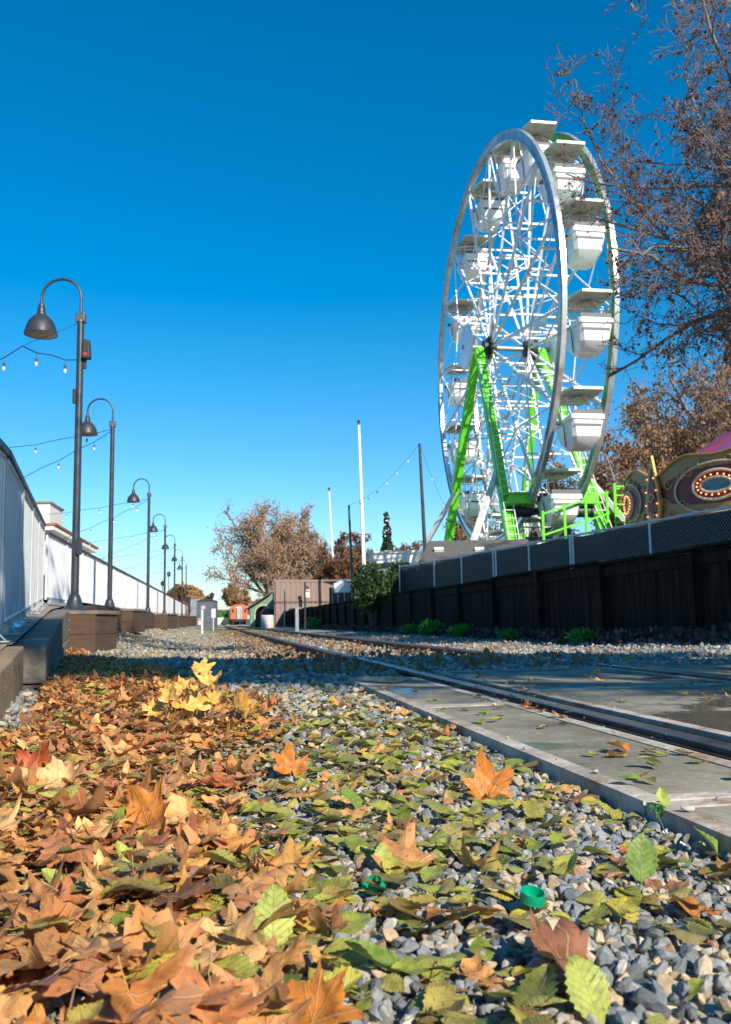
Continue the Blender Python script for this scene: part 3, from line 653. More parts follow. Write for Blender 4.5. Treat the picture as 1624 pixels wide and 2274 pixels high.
# barriers: one panel, copied
def make_barrier(Lp, Hh=1.12):
    t = root('crowd_barrier', 'galvanized crowd control barrier with close vertical bars', 'barrier', (0, 0, 0), 'galvanized crowd barriers along the walk')
    b = MB(); b.tube([(0.02, 0, .06), (0.02, 0, Hh-.02), (.05, 0, Hh), (Lp-.05, 0, Hh), (Lp-.02, 0, Hh-.02), (Lp-.02, 0, .06)], .02, 8); b.tube([(0.02, 0, .1), (Lp-.02, 0, .1)], .017, 8)
    b.build('frame', M_galv, t)
    b = MB(); b.box((Lp/2, 0, Hh+.03), (Lp, .07, .045)); b.build('top_rail', mat('dark_top_rail', (.06, .065, .075), .5, .3), t, bevel=.005)
    b = MB(); n = int(Lp/.1)
    for k in range(1, n): b.tube([(Lp*k/n, 0, .1), (Lp*k/n, 0, Hh)], .0092, 6, cap=False)
    b.build('bars', M_galv, t)
    for x in (.35, Lp-.35):
        b = MB(); b.box((x, 0, .008), (.06, .2, .01)); b.beam((x, 0, .012), (x, 0, .1), .06, .02); b.beam((x, -.08, .012), (x, 0, .09), .02, .01); b.build('foot', M_galvd, t, bevel=.002)
    return t
tot = sum(math.hypot(c[0]-a[0], c[1]-a[1]) for a, c in zip(FP[:-1], FP[1:])); s = 0.; k = 0; proto = make_barrier(1.86)
L01 = math.hypot(.5, 1.8)+math.hypot(2.95, 8.8)
while s < tot-1.9:
    if s < L01 < s+1.9-.02: s = L01
    p, d = fenceline(s); p2, _ = fenceline(s+1.9); z0, z1 = fz(p.y)-.03, fz(p2.y)-.03
    if z0 < 0: z0 = 0
    o = proto if k == 0 else dup(proto)
    o.location = (p.x, p.y, z0); o.rotation_euler = (0, -math.atan2(z1-z0, 1.9), math.atan2(d.y, d.x))
    near_ = ['galvanized barrier nearest the camera at the left edge, its foot on the paving', 'second galvanized barrier from the camera beside the grey timber curb', 'bright galvanized barrier left of the first lamp post, third in the row', 'galvanized barrier fourth in the row, short of the bend', 'galvanized barrier standing just before the bend of the fence', 'galvanized barrier at the bend of the fence behind the first lamp post']
    o['label'] = near_[k] if k < 6 else 'pale grey galvanized barrier in the long far row beyond the bend'
    s += 1.9; k += 1

# lamp posts on timber boxes
def make_lamp():
    t = root('lamp_post', 'dark grey gooseneck lamp post', 'street lamp', (0, 0, 0), 'gooseneck lamp posts along the walk')
    H = 3.98
    b = MB(); b.lathe([(.17, 0), (.17, .02), (.15, .03), (.11, .07), (.085, .16), (.07, .2), (.056, .22)], n=24); b.build('base', M_post, t)
    b = MB(); b.lathe([(.052, .2), (.046, H)], n=16); b.build('pole', M_post, t)
    b = MB(); b.box((0, 0, H+.03), (.13, .1, .13)); b.lathe([(.055, -.04), (.055, 0)], (0, 0, H), 16); b.build('collar', mat('collar_metal', (.12, .125, .13), .4, .5), t, bevel=.008)
    Rr = .27; b = MB(); pts = [(0, 0, H+.05), (0, 0, H+.3)]+[(-Rr+Rr*math.cos(a), 0, H+.32+Rr*math.sin(a)) for a in np.linspace(0, PI, 18)]+[(-2*Rr, 0, H+.22)]
    b.tube(pts, .019, 10); b.build('arm', M_post, t)
    hx, hz = -2*Rr, H+.24; sh = MB()
    sh.lathe([(.0, .01), (.03, .005), (.042, -.03), (.042, -.05), (.05, -.06), (.055, -.1), (.055, -.13), (.065, -.14), (.066, -.16), (.11, -.19), (.16, -.25), (.195, -.33), (.215, -.42), (.222, -.425), (.222, -.44), (.212, -.43)], (hx, 0, hz), 32, capb=False, capt=False)
    s_ = sh.build('lamp_shade', M_post, t)
    b = MB(); b.lathe([(.211, -.432), (.19, -.33), (.155, -.255), (.1, -.2), (.0, -.19)], (hx, 0, hz), 32, capb=False, capt=False); b.build('shade_lining', M_inner, s_)
    b = MB(); b.lathe([(.0, -.2), (.02, -.21), (.025, -.26), (.045, -.31), (.04, -.35), (.0, -.37)], (hx, 0, hz), 14, capb=False, capt=False); b.build('bulb', mat('frosted_bulb', (.85, .85, .82), .2), s_)
    return t
def make_planter(z1):
    t = root('timber_box', 'brown timber box', 'timber box', (0, 0, 0), 'brown timber boxes under the lamp posts')
    return t
lamps = [(165, 1357, 725), (243, 1353, 467), (328, 1363, 300), (365, 1367, 225), (387, 1368, 180), (404, 1368, 148), (413, 1368, 125)]
ords = ['nearest and tallest', 'second nearest', 'third nearest', 'fourth nearest', 'fifth nearest', 'sixth nearest', 'farthest small']
LP = []; lp0 = None
for i, (px, py, h) in enumerate(lamps):
    Y = 4.57/(W(px+(4 if i == 0 else 0), py-h-12*(i == 0), 1.).z-W(px, py, 1.).z); p = W(px, py, Y); LP.append(p)
    ln = make_lamp() if i == 0 else dup(lp0)
    if i == 0: lp0 = ln
    ln.location = p; ln.rotation_euler = (0, 0, R([2, 4, -3, 3, 0, 5, 0][i])); ln['label'] = ords[i]+' dark gooseneck lamp post'+(' with a black box on its pole' if i == 0 else ' of the row on the timber boxes')
    # box
    zt = p.z-.0; zb = float(G(p.x, p.y))-.04
    t = root('timber_box', ords[i]+' brown bolted timber box carrying a lamp post', 'timber box', (p.x, p.y, zb), 'brown timber boxes under the lamp posts')
    wd, dp = (.68, 1.0) if i == 0 else (.95, 1.1) if i == 1 else (1.25, 1.6); cx = p.x+(.04 if i == 0 else .1); cy = p.y+dp/2-.3
    hgt = zt-.05-zb; nb = 2
    for r_ in range(nb):
        z0 = zb+hgt*r_/nb; z1 = zb+hgt*(r_+1)/nb-.006
        b = MB(); b.box((cx, cy-dp/2, (z0+z1)/2), (wd-.002*r_, .05, z1-z0)); b.box((cx+wd/2-.026, cy, (z0+z1)/2), (.05, dp-.055, z1-z0)); b.box((cx-wd/2+.026, cy, (z0+z1)/2), (.05, dp-.055, z1-z0)); pl = b.build('side_boards', M_brbox, t, smooth=False, bevel=.006)
        for e in (.25, .75):
            b = MB(); b.lathe([(.0, -.0), (.014, -.0), (.013, .008), (.0, .012)], (cx+.0, cy-dp/2-.026, z0+(z1-z0)*e), 12, 0, (1, 0, 0), (0, 0, 1), (0, -1, 0), False, False); b.build('bolt', M_galv, t)
    b = MB(); b.box((cx, cy, zt-.026), (wd+.06, dp+.06, .05)); b.build('cap_board', M_curbt, t, smooth=False, bevel=.01)
p = LP[0]; b = MB(); b.box((p.x+.1, p.y-.03, p.z+3.55), (.11, .12, .26), taper=.7); b.box((p.x+.065, p.y, p.z+3.5), (.05, .04, .42)); bx_ = b.build('control_box', M_black, lp0, smooth=False, bevel=.01)
b = MB(); b.box((p.x+.1, p.y-.094, p.z+3.47), (.05, .004, .04)); b.build('red_label', mat('red_label_paint', (.6, .03, .03), .5), bx_, smooth=False)
b = MB(); b.box((p.x+.06, p.y-.05, p.z+.85), (.07, .05, .22)); b.build('junction_box', M_post, lp0, smooth=False, bevel=.006)
b = MB(); b.box((p.x-.055, p.y-.03, p.z+2.9), (.04, .05, .2)); b.build('cable_clamp', M_post, lp0, smooth=False, bevel=.006)

# string lights from the posts to the left
M_wire = mat('black_cable', (.03, .035, .04), .5); M_bulbg = mat('clear_bulb_glass', (.6, .58, .55), .08, 0, .03, 4, 0, spec=.8)
bme = MB().lathe([(.0, -.055), (.018, -.055), (.021, -.02), (.018, 0), (0, 0)], n=8, capb=False, capt=False).tube([(0, 0, 0), (0, 0, .05)], .003, 4).mesh('socket', M_wire)
gme = MB().lathe([(.0, -.125), (.012, -.12), (.022, -.1), (.022, -.08), (.014, -.056)], n=8, capb=False, capt=False).mesh('bulb', M_bulbg)
def string(a, c, sag, n, lab, scale=1., extra=None):
    t = root('string_lights', lab, 'string lights', a, 'string lights hung from the lamp posts'); b = MB(); P = []
    for i in range(n*2+1):
        k = i/(n*2); q_ = a.lerp(c, k); q_.z -= sag*4*k*(1-k); q_.z -= .05*math.sin(PI*i/1.)*0+(.03 if i % 2 else 0); P.append(q_)
    b.tube(P, .008, 5); b.build('cable', M_wire, t)
    for i in range(1, n*2, 2):
        for nm, me in (('socket', bme), ('bulb', gme)):
            if nm == 'socket': so_ = bpy.data.objects.new(nm, me); COL.objects.link(so_); so_.parent = t; so_.location = P[i]-a-Vector((0, 0, .07)); so_.scale = (scale,)*3
            else: g_ = bpy.data.objects.new(nm, me); COL.objects.link(g_); g_.parent = so_
    return t
def top(i, dz=3.9): return LP[i]+Vector((0, 0, dz))
a = top(0, 3.42); string(a, W(50, 768, a.y+.2), .03, 2, 'short loop of string lights on the nearest lamp post')
string(W(50, 768, a.y+.2), W(-250, 880, a.y+1.5), .1, 4, 'string of lights leaving the frame at the upper left below the nearest lamp', 1)
b = MB(); b.tube([top(0, 3.95), W(50, 768, a.y+.2)], .003, 4); o = b.build('support_wire', M_wire); tag(o, 'thin wire from the collar of the nearest lamp post down to its string lights', 'wire')
for i in range(1, 7):
    a = top(i); Ln = 16 if i < 3 else 14; 
    string(a, a+Vector((-Ln, 1.2, .25)), .75, 14, 'upper level string of lights at the %s lamp post' % ords[i])
    string(a-Vector((0, 0, .03)), a+Vector((-8, 3, -2.0)), .35, 9, 'lower slanting string of lights at the %s lamp post' % ords[i])

# ------------------------------------------------------------------ board fence right of the track
FU = 5.42; k = 0; v = 1.9; j = 0
ends = []
while v < 80:
    L = 2.4; t = root('fence_panel', 'dark weathered board fence panel', 'fence panel', UV(FU, v, .07), 'dark board fence panels beside the track'); zt = 1.17+.02*math.sin(j*1.7)
    b = MB(); x = v
    while x < v+L-.02:
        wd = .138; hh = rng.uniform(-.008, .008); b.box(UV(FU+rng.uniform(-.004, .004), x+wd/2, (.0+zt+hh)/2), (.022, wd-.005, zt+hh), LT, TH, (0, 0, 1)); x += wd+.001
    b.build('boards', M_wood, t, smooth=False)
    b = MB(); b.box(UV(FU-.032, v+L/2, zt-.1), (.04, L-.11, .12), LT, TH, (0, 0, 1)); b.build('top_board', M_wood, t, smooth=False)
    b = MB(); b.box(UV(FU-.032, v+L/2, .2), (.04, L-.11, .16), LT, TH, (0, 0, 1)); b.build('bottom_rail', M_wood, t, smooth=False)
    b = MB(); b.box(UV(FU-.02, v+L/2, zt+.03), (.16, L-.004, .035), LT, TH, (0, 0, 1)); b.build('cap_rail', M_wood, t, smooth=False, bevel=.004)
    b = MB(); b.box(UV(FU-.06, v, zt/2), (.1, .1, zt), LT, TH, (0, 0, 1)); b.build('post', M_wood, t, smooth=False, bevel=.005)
    if j == 3: t['label'] = 'board fence panel behind the last green weeds at right'
    v += L; j += 1

# chain link fence with windscreen on the bank behind
def chain(P0, P1, zt0, zt1, hgt, posts, lab, pitch_=.072, wires=True):
    P0 = Vector(P0); P1 = Vector(P1); d = (P1-P0).normalized(); L = (P1-P0).length
    def top_(s): return zt0+(zt1-zt0)*s/L
    t = root('chain_link_fence', lab, 'chain link fence', (P0.x, P0.y, 0))
    b = MB(); b.tube([P0+Vector((0, 0, zt0)), P1+Vector((0, 0, zt1))], .021, 8); b.build('top_rail', M_galv, t)
    for s in posts:
        b = MB(); p = P0+d*s; b.tube([p+Vector((0, 0, top_(s)-hgt)), p+Vector((0, 0, top_(s)+.02))], .026, 8); b.lathe([(.03, 0), (.028, .03), (0, .05)], p+Vector((0, 0, top_(s)+.0)), 8); b.build('post', M_galv, t)
    if wires:
        b = MB(); n = int(L/pitch_); lean = hgt*.98
        for k in range(-int(lean/pitch_), n):
            for sg in (1, -1):
                s0 = k*pitch_; s1 = s0+lean; a0 = max(0, s0); a1 = min(L, s1)
                if a1 <= a0: continue
                q0, q1 = (a0-s0)/lean, (a1-s0)/lean
                if sg < 0: z0, z1 = 1-q0, 1-q1
                else: z0, z1 = q0, q1
                nrm = Vector((d.y, -d.x, 0))*(-.004*sg); b.tube([P0+d*a0+nrm+Vector((0, 0, top_(a0)-hgt+hgt*z0)), P0+d*a1+nrm+Vector((0, 0, top_(a1)-hgt+hgt*z1))], .0022, 3, cap=False)
        b.build('wire_mesh', M_galvd, t)
    b = MB(); nrm = Vector((-d.y, d.x, 0)); n = 60; vv = []; 
    side = Vector((d.y, -d.x, 0)); side = side if side.x > 0 else -side
    for k in range(n+1):
        s = L*k/n; p = P0+d*s+side*(.03+.012*math.sin(s*5)); vv += [p+Vector((0, 0, top_(s)-hgt)), p+Vector((0, 0, top_(s)-.035-.01*math.sin(s*3)))]
    b.add(vv, [(2*k, 2*k+2, 2*k+3, 2*k+1) for k in range(n)]); b.build('windscreen', M_screen, t)
    return t
Pn, Pf = Vector((7.8, 7.7, 0)), Vector((1.09, 29, 0))
Lc = (Pf-Pn).length
def s_at(az):  # distance along the fence where its azimuth is az
    d = (Pf-Pn)/Lc; return (az*Pn.y-Pn.x)/(d.x-az*d.y)
ps = [s_at((px-812)/1950) for px in (963, 1024, 1095, 1101, 1175, 1268, 1274, 1447, 1640)]+[Lc-.01, 1.2]
chain(Pn, Pf, CAMH+1.68, CAMH+1.72, 1.35, ps, 'tall chain link fence with black windscreen fabric above the board fence')
A_, B_ = W(782, 1290, 45), W(730, 1305, 60); chain((A_.x, A_.y, 0), (B_.x, B_.y, 0), A_.z, B_.z, 1.6, [.1, 4, 8, 12], 'far dark screened fence left of the bush above the boards', wires=False)
# ------------------------------------------------------------------ ferris wheel
AL = .16; WC = Vector((5.84, 34, 11.13)); WR = 7.98; WW = 1.71
wn = Vector((-math.cos(AL), -math.sin(AL), 0)); wp = Vector((math.sin(AL), -math.cos(AL), 0)); wu = Vector((0, 0, 1))
def wpt(th, r_, ax): return WC+wp*(math.cos(th)*r_)+wu*(math.sin(th)*r_)+wn*ax
FW = root('ferris_wheel', 'white ferris wheel with bright green legs and white gondolas behind the fences', 'ferris wheel', (WC.x, WC.y, .9))
PH = R(14.2); NS = 16
for sd in (1, -1):
    ax = sd*WW/2
    prof = [(WR+.0, -.08), (WR+.05, -.08), (WR+.05, .08), (WR, .08), (WR-.03, .02), (WR-.24, .02), (WR-.27, .08), (WR-.33, .08), (WR-.33, -.08), (WR-.27, -.08), (WR-.24, -.02), (WR-.03, -.02)]
    b = MB(); b.lathe([(r_, z) for r_, z in prof], WC+wn*ax, 128, 0, wp, wu, wn, close=True); rm = b.build('rim', M_chrome, FW, ang=50)
    b = MB(); prof = [(WR-.035, -sd*.022), (WR-.035, -sd*.06), (WR-.235, -sd*.06), (WR-.235, -sd*.022)]
    b.lathe(prof, WC+wn*ax, 128, 0, wp, wu, wn, close=True); b.build('rim_lining', M_greend, rm)
    for k in range(NS):
        th = PH+2*PI*k/NS; b = MB()
        a, c = wpt(th, .38, sd*(WW/2-.1)), wpt(th, WR-.24, ax)
        b.beam(a, c, .085, .085)
        nrm = wp*(-math.sin(th))+wu*math.cos(th)
        for j in range(26):
            q_ = a.lerp(c, .14+.84*j/26); b.box(q_+nrm*.075, (.05, .05, .05), wn, nrm, nrm.cross(wn))
        # diagonal web towards the next spoke
        th2 = th+2*PI/NS; b.beam(wpt(th, WR*.62, ax), wpt(th2, WR*.97, ax), .045); b.beam(wpt(th2, WR*.62, ax), wpt(th, WR*.97, ax) if k % 2 else wpt(th, WR*.62, ax), .045)
        b.build('spoke', M_white, FW, smooth=False)
    b = MB(); b.lathe([(.0, -.25), (.42, -.25), (.45, -.2), (.45, .0), (.3, .06), (.3, .2), (0, .2)], WC+wn*ax, 24, 0, wp, wu, wn, False, False); b.build('hub_flange', M_motor, FW)
for k in range(NS):
    th = PH+2*PI*k/NS; b = MB(); rs_ = (.3, .45, .6, .78)
    for rr in rs_: b.beam(wpt(th, WR*rr, WW/2), wpt(th, WR*rr, -WW/2), .06)
    for j in range(3): b.beam(wpt(th, WR*rs_[j], WW/2*(1-2*(j % 2))), wpt(th, WR*rs_[j+1], -WW/2*(1-2*(j % 2))), .035)
    b.build('cross_brace', M_white, FW, smooth=False)
b = MB(); b.tube([WC+wn*(WW/2+1.05), WC-wn*(WW/2+1.05)], .1, 16); b.build('axle', M_galvd, FW)
for sd in (1, -1):
    b = MB(); b.lathe([(0, .0), (.86, 0), (.9, .04), (.86, .1), (.4, .16), (0, .17)], WC+wn*(sd*(WW/2+.85)), 40, 0, wp, wu, wn*sd, False, False)
    b.build('hub_cover', M_tub, FW)
# gondola in its own axes: x along the axle, y along the wheel's plane (towards the camera), z up, pivot at origin
def gondola():
    e = MB(); tw, bw = .62, .42     # half widths along the axle
    def ring(hx, y0, y1, z, ch=.12): return [(-hx, y0+ch, z), (-hx+ch, y0, z), (hx-ch, y0, z), (hx, y0+ch, z), (hx, y1-ch, z), (hx-ch, y1, z), (-hx+ch, y1, z), (-hx, y1-ch, z)]
    rings = [ring(.60, -.86, .86, -.62, .06), ring(.635, -.9, .9, -.63, .06), ring(.64, -.9, .9, -.80, .06), ring(.60, -.84, .84, -.83, .06), ring(.57, -.78, .78, -1.1), ring(.53, -.70, .70, -1.4), ring(.40, -.36, .36, -1.72), ring(.36, -.3, .3, -1.74)]
    inner = [ring(.33, -.25, .25, -1.6), ring(.5, -.7, .7, -1.1), ring(.58, -.83, .83, -.62, .06)]
    allr = rings+inner; vs = [v_ for r_ in allr for v_ in r_]; n = 8
    fs = [(i*n+k, (i+1)*n+k, (i+1)*n+(k+1) % n, i*n+(k+1) % n) for i in range(len(allr)-1) for k in range(n)]+[tuple((len(rings))*n+k for k in range(n))[::-1]]
    e.add(vs, fs); tub = e.build('gondola', M_tub, None, ang=30)
    for s in (-1, 1):
        b = MB(); b.box((0, s*.8, -.55), (1.16, .05, .2)); b.box((0, s*.76, -.8), (1.0, .1, .5))
        b.build('seat_back', mat('grey_seat_vinyl', (.12, .12, .13), .6), tub, smooth=False)
    b = MB()
    for s in (-1, 1): b.tube([(s*.4, 0, .28), (s*.4, 0, -.9)], .022, 8); b.beam((s*.62, 0, -.72), (s*.72, 0, .0), .05, .04); b.beam((s*.72, -.0, .05), (s*.3, 0, .3), .04, .03)
    b.tube([(-.86, 0, 0), (.86, 0, 0)], .028, 8); b.tube([(0, .38, .3), (0, .38, -.62)], .02, 8)
    b.build('hanger', M_white, tub)
    b = MB()
    for s in (-1, 1):
        b = MB(); b.beam((s*.655, -.1, -.85), (s*.5, .14, -1.6), .03, .02); b.box((s*.69, .3, -.68), (.07, .09, .12)); b.beam((s*.66, -.1, -.8), (s*.69, .3, -.7), .02)
        b.build('latch', M_motor, tub, smooth=False)
    b = MB(); hx, hy = .7, 1.06; n = 24; vs = [(0, 0, .33)]; P8 = [(-hx*.62, -hy), (hx*.62, -hy), (hx, -hy*.55), (hx, hy*.55), (hx*.62, hy), (-hx*.62, hy), (-hx, hy*.55), (-hx, -hy*.55)]
    P8 = [(-hx*.8, -hy), (hx*.8, -hy), (hx, -hy*.4), (hx, hy*.4), (hx*.8, hy), (-hx*.8, hy), (-hx, hy*.4), (-hx, -hy*.4)]
    vs += [(x, y, .24+.05*(1-abs(y)/hy)) for x, y in P8]+[(x, y, .34+.05*(1-abs(y)/hy)) for x, y in P8]+[(0, 0, .48)]
    fs = [(0, 1+(k+1) % 8, 1+k) for k in range(8)]+[(1+k, 1+(k+1) % 8, 9+(k+1) % 8, 9+k) for k in range(8)]+[(17, 9+k, 9+(k+1) % 8) for k in range(8)]
    b.add(vs, fs[:8], 0); b.f += []; b.add(vs, fs[8:], 1); cn = b.build('canopy', [M_canopy, mat('pale_green_canopy_top', (.6, .78, .58), .4)], tub, smooth=False)
    b = MB()
    for k in range(12): a = 2*PI*k/12; b.beam((0, 0, .315), (hx*.93*math.cos(a), hy*.93*math.sin(a), .262), .018, .012)
    b.box((0, 0, .292), (hx*1.85, .03, .02)); b.build('canopy_rib', mat('canopy_rib_grey', (.3, .31, .28), .6), cn, smooth=False)
    return tub
g0 = gondola(); mrotw = Matrix((( -wn.x, -wp.x*-1, 0), (-wn.y, -wp.y*-1, 0), (0, 0, 1)))
gz = math.atan2(-wn.y, -wn.x)
for k in range(NS):
    th = PH+2*PI*k/NS; p = wpt(th, WR-.36, 0); g = g0 if k == 0 else dup(g0)
    g.parent = FW; g.location = p-FW.location; g.scale = (.87,)*3; g.rotation_euler = (R(rng.uniform(-3, 3)), 0, gz)
# legs
gzf = .9; Lf = 5.6
def ladder(b, a, c, off, m_):
    d = (c-a).normalized(); L = (c-a).length
    for s in (-.17, .17): b.tube([a+off+wn*s, c+off+wn*s], .02, 6)
    n = int(L/.33)
    for i in range(n): q_ = a.lerp(c, (i+.5)/n)+off; b.tube([q_+wn*-.17, q_+wn*.17], .016, 5)
for sd in (1, -1):
    for s in (-1, 1):
        a = WC+wn*(sd*(WW/2+.42))+wp*(s*.15)-wu*.1; c = WC+wn*(sd*(WW/2+.95))+wp*(s*Lf); c.z = gzf
        b = MB(); b.beam(a, c, .26, .34, up=wn); lg = b.build('leg', M_green, FW, smooth=False, bevel=.01)
        b = MB()
        if s > 0: ladder(b, a.lerp(c, .08), c, wp*.3*s+wu*.12, M_white); b.build('ladder', M_white, lg)
    for s in (-1, 1):          # white outriggers
        leg_a = WC+wn*(sd*(WW/2+.42))-wu*.1; leg_c = WC+wn*(sd*(WW/2+.95))+wp*(s*Lf); leg_c.z = gzf
        b = MB(); q_ = leg_a.lerp(leg_c, .52); foot = leg_c+wn*sd*2.3; foot.z = gzf; b.beam(q_, foot, .17); b.beam(leg_a.lerp(leg_c, .8), leg_c.lerp(foot, .75)+wu*.9, .08)
        b.build('outrigger', M_white, FW, smooth=False)
    a = WC+wn*(sd*(WW/2+.75))+wp*3.6; a.z = gzf+2.9; c = WC+wn*(sd*(WW/2+.75))-wp*3.6; c.z = a.z
    # drive bracket near the rim bottom
    q_ = WC+wn*(sd*(WW/2+.3))+wp*3.75; q_.z = 4.45
    b = MB(); b.box(q_, (.9, 1.0, .3), wn, wp, wu); b.box(q_+wu*.24, (1.0, .5, .1), wn, wp, wu); b.box(q_-wn*sd*.3-wu*.05, (.5, .4, .7), wn, wp, wu); dr = b.build('drive_bracket', M_green, FW, smooth=False, bevel=.02)
    b = MB(); b.tube([q_-wn*.4-wu*.38+wp*.1, q_+wn*.5-wu*.38+wp*.1], .2, 14); b.build('motor', M_motor, dr)
    b = MB(); b.lathe([(.15, -.09), (.36, -.1), (.42, -.05), (.42, .05), (.36, .1), (.15, .09)], q_-wn*sd*.42-wu*.35-wp*.2, 24, 0, wp, wn*1., wu, close=True); b.build('drive_tyre', M_black, dr)
# sill frame, deck rails, stairs
b = MB()
for s in (-1, 1):
    a = WC+wn*4.2+wp*(s*Lf); c = WC-wn*4.2+wp*(s*Lf); a.z = c.z = gzf+.12; b.beam(a, c, .3, .24)
for sd in (-1, 1): a = WC+wn*(sd*1.8)+wp*Lf; c = WC+wn*(sd*1.8)-wp*Lf; a.z = c.z = gzf+.3; b.beam(a, c, .22)
b.build('sill_frame', M_green, FW, smooth=False)
b = MB(); dk = WC-wn*.2+wp*5.2
for i in range(5): q_ = WC-wn*(-.9+i*.75)+wp*5.4; q_.z = gzf; b.beam(q_, q_+wu*(3.0+.22*i), .08)
for zz in (2.2, 2.9): a = WC-wn*(-.9)+wp*5.4; a.z = gzf+zz; c = WC-wn*2.1+wp*5.4; c.z = gzf+zz+.95; b.beam(a, c, .06)
for x0 in (1.75, 3.5):
    for s in (-.2, .2): q_ = WC-wn*(x0+s)+wp*5.6; q_.z = gzf; b.beam(q_, q_+wu*3.9, .08)
    for j in range(12): q_ = WC-wn*x0+wp*5.6; q_.z = gzf+.5+j*.3; b.beam(q_-wn*.2, q_+wn*.2, .05)
b.build('platform_railing', M_green, FW, smooth=False)

# ------------------------------------------------------------------ carousel
M_board = mat('cream_carousel_board', (.36, .23, .1), .5, 0, .2, 6, .1, dirt=(.3, .22, .1), dscale=4)
M_red = mat('dark_red_carousel_paint', (.16, .02, .018), .45, 0, .25, 4, .05)
M_gold = mat('gold_scroll_paint', (.42, .28, .08), .4, .3, .25, 8, .1)
M_cream = mat('cream_scroll_paint', (.55, .48, .36), .5, 0, .15, 6, .05)
M_mirror = mat('old_mirror', (.1, .13, .14), .15, .7, .2, 3, .02)
M_blb = emis('warm_lit_bulb', (1, .28, .08), 2.4)
CC = Vector((12.5, 24, 0)); CR = 5.0
CA = root('carousel', 'ornate carousel with gold scrollwork, lit bulbs and a pink purple canopy', 'carousel', (CC.x, CC.y, .9))
def cpt(th, r_, z): return Vector((CC.x+math.cos(th)*r_, CC.y+math.sin(th)*r_, z))
cols = [(.42, .04, .08), (.22, .06, .15), (.5, .34, .03), (.08, .18, .08), (.5, .05, .12), (.22, .06, .2)]
mts = [mat('canopy_stripe_%s' % n_, c_, .6, 0, .12, 3, .1) for n_, c_ in zip(('pink', 'plum', 'yellow', 'green', 'rose', 'purple'), cols)]
b = MB(); NSg = 96; zr, za = 4.15, 7.1
for k in range(NSg):
    t0, t1 = 2*PI*k/NSg, 2*PI*(k+1)/NSg; prev = None
    for j in range(6):
        f0, f1 = j/6, (j+1)/6; rz = lambda f_: (CR*.98*(1-f_)+.25*f_, zr+(za-zr)*(f_**1.15)-.12*math.sin(PI*f_))
        (r0, z0), (r1, z1) = rz(f0), rz(f1); b.add([cpt(t0, r0, z0), cpt(t1, r0, z0), cpt(t1, r1, z1), cpt(t0, r1, z1)], [(0, 1, 2, 3)], (0, 1, 0, 5, 1, 0, 2, 5, 1, 0, 3, 1)[(k//2) % 12])
b.build('canopy', mts, CA)
b = MB(); b.lathe([(.0, 0), (.25, 0), (.3, .2), (.12, .4), (.05, .9), (0, 1)], (CC.x, CC.y, za-.1), 16, capb=False, capt=False); b.build('finial', M_gold, CA)
b = MB(); b.lathe([(.9, .9), (.9, 3), (1.1, 4.2), (.3, 7.6)], (CC.x, CC.y, 0), 20); b.build('centre_drum', M_red, CA)
b = MB(); b.lathe([(0, .95), (4.7, .95), (4.8, 1.2), (0, 1.2)], (CC.x, CC.y, 0), 48, capb=False, capt=False); b.build('platform', M_red, CA)
b = MB()
for k in range(12): q_ = cpt(k*PI/6, 3.9, 0); b.tube([q_+wu*1.2, q_+wu*4.1], .035, 8)
b.build('pole', M_gold, CA)
def spiral(b, o, X, Y, r0, turns, sgn, w_, m=0):
    pts = []; rad = []
    for i in range(26): t_ = i/25; a = sgn*turns*2*PI*t_; r_ = r0*(1-.85*t_); pts.append(o+X*(r_*math.cos(a))+Y*(r_*math.sin(a))); rad.append(w_*(1-.5*t_))
    b.tube(pts, rad, 6, m)
bulbme = None
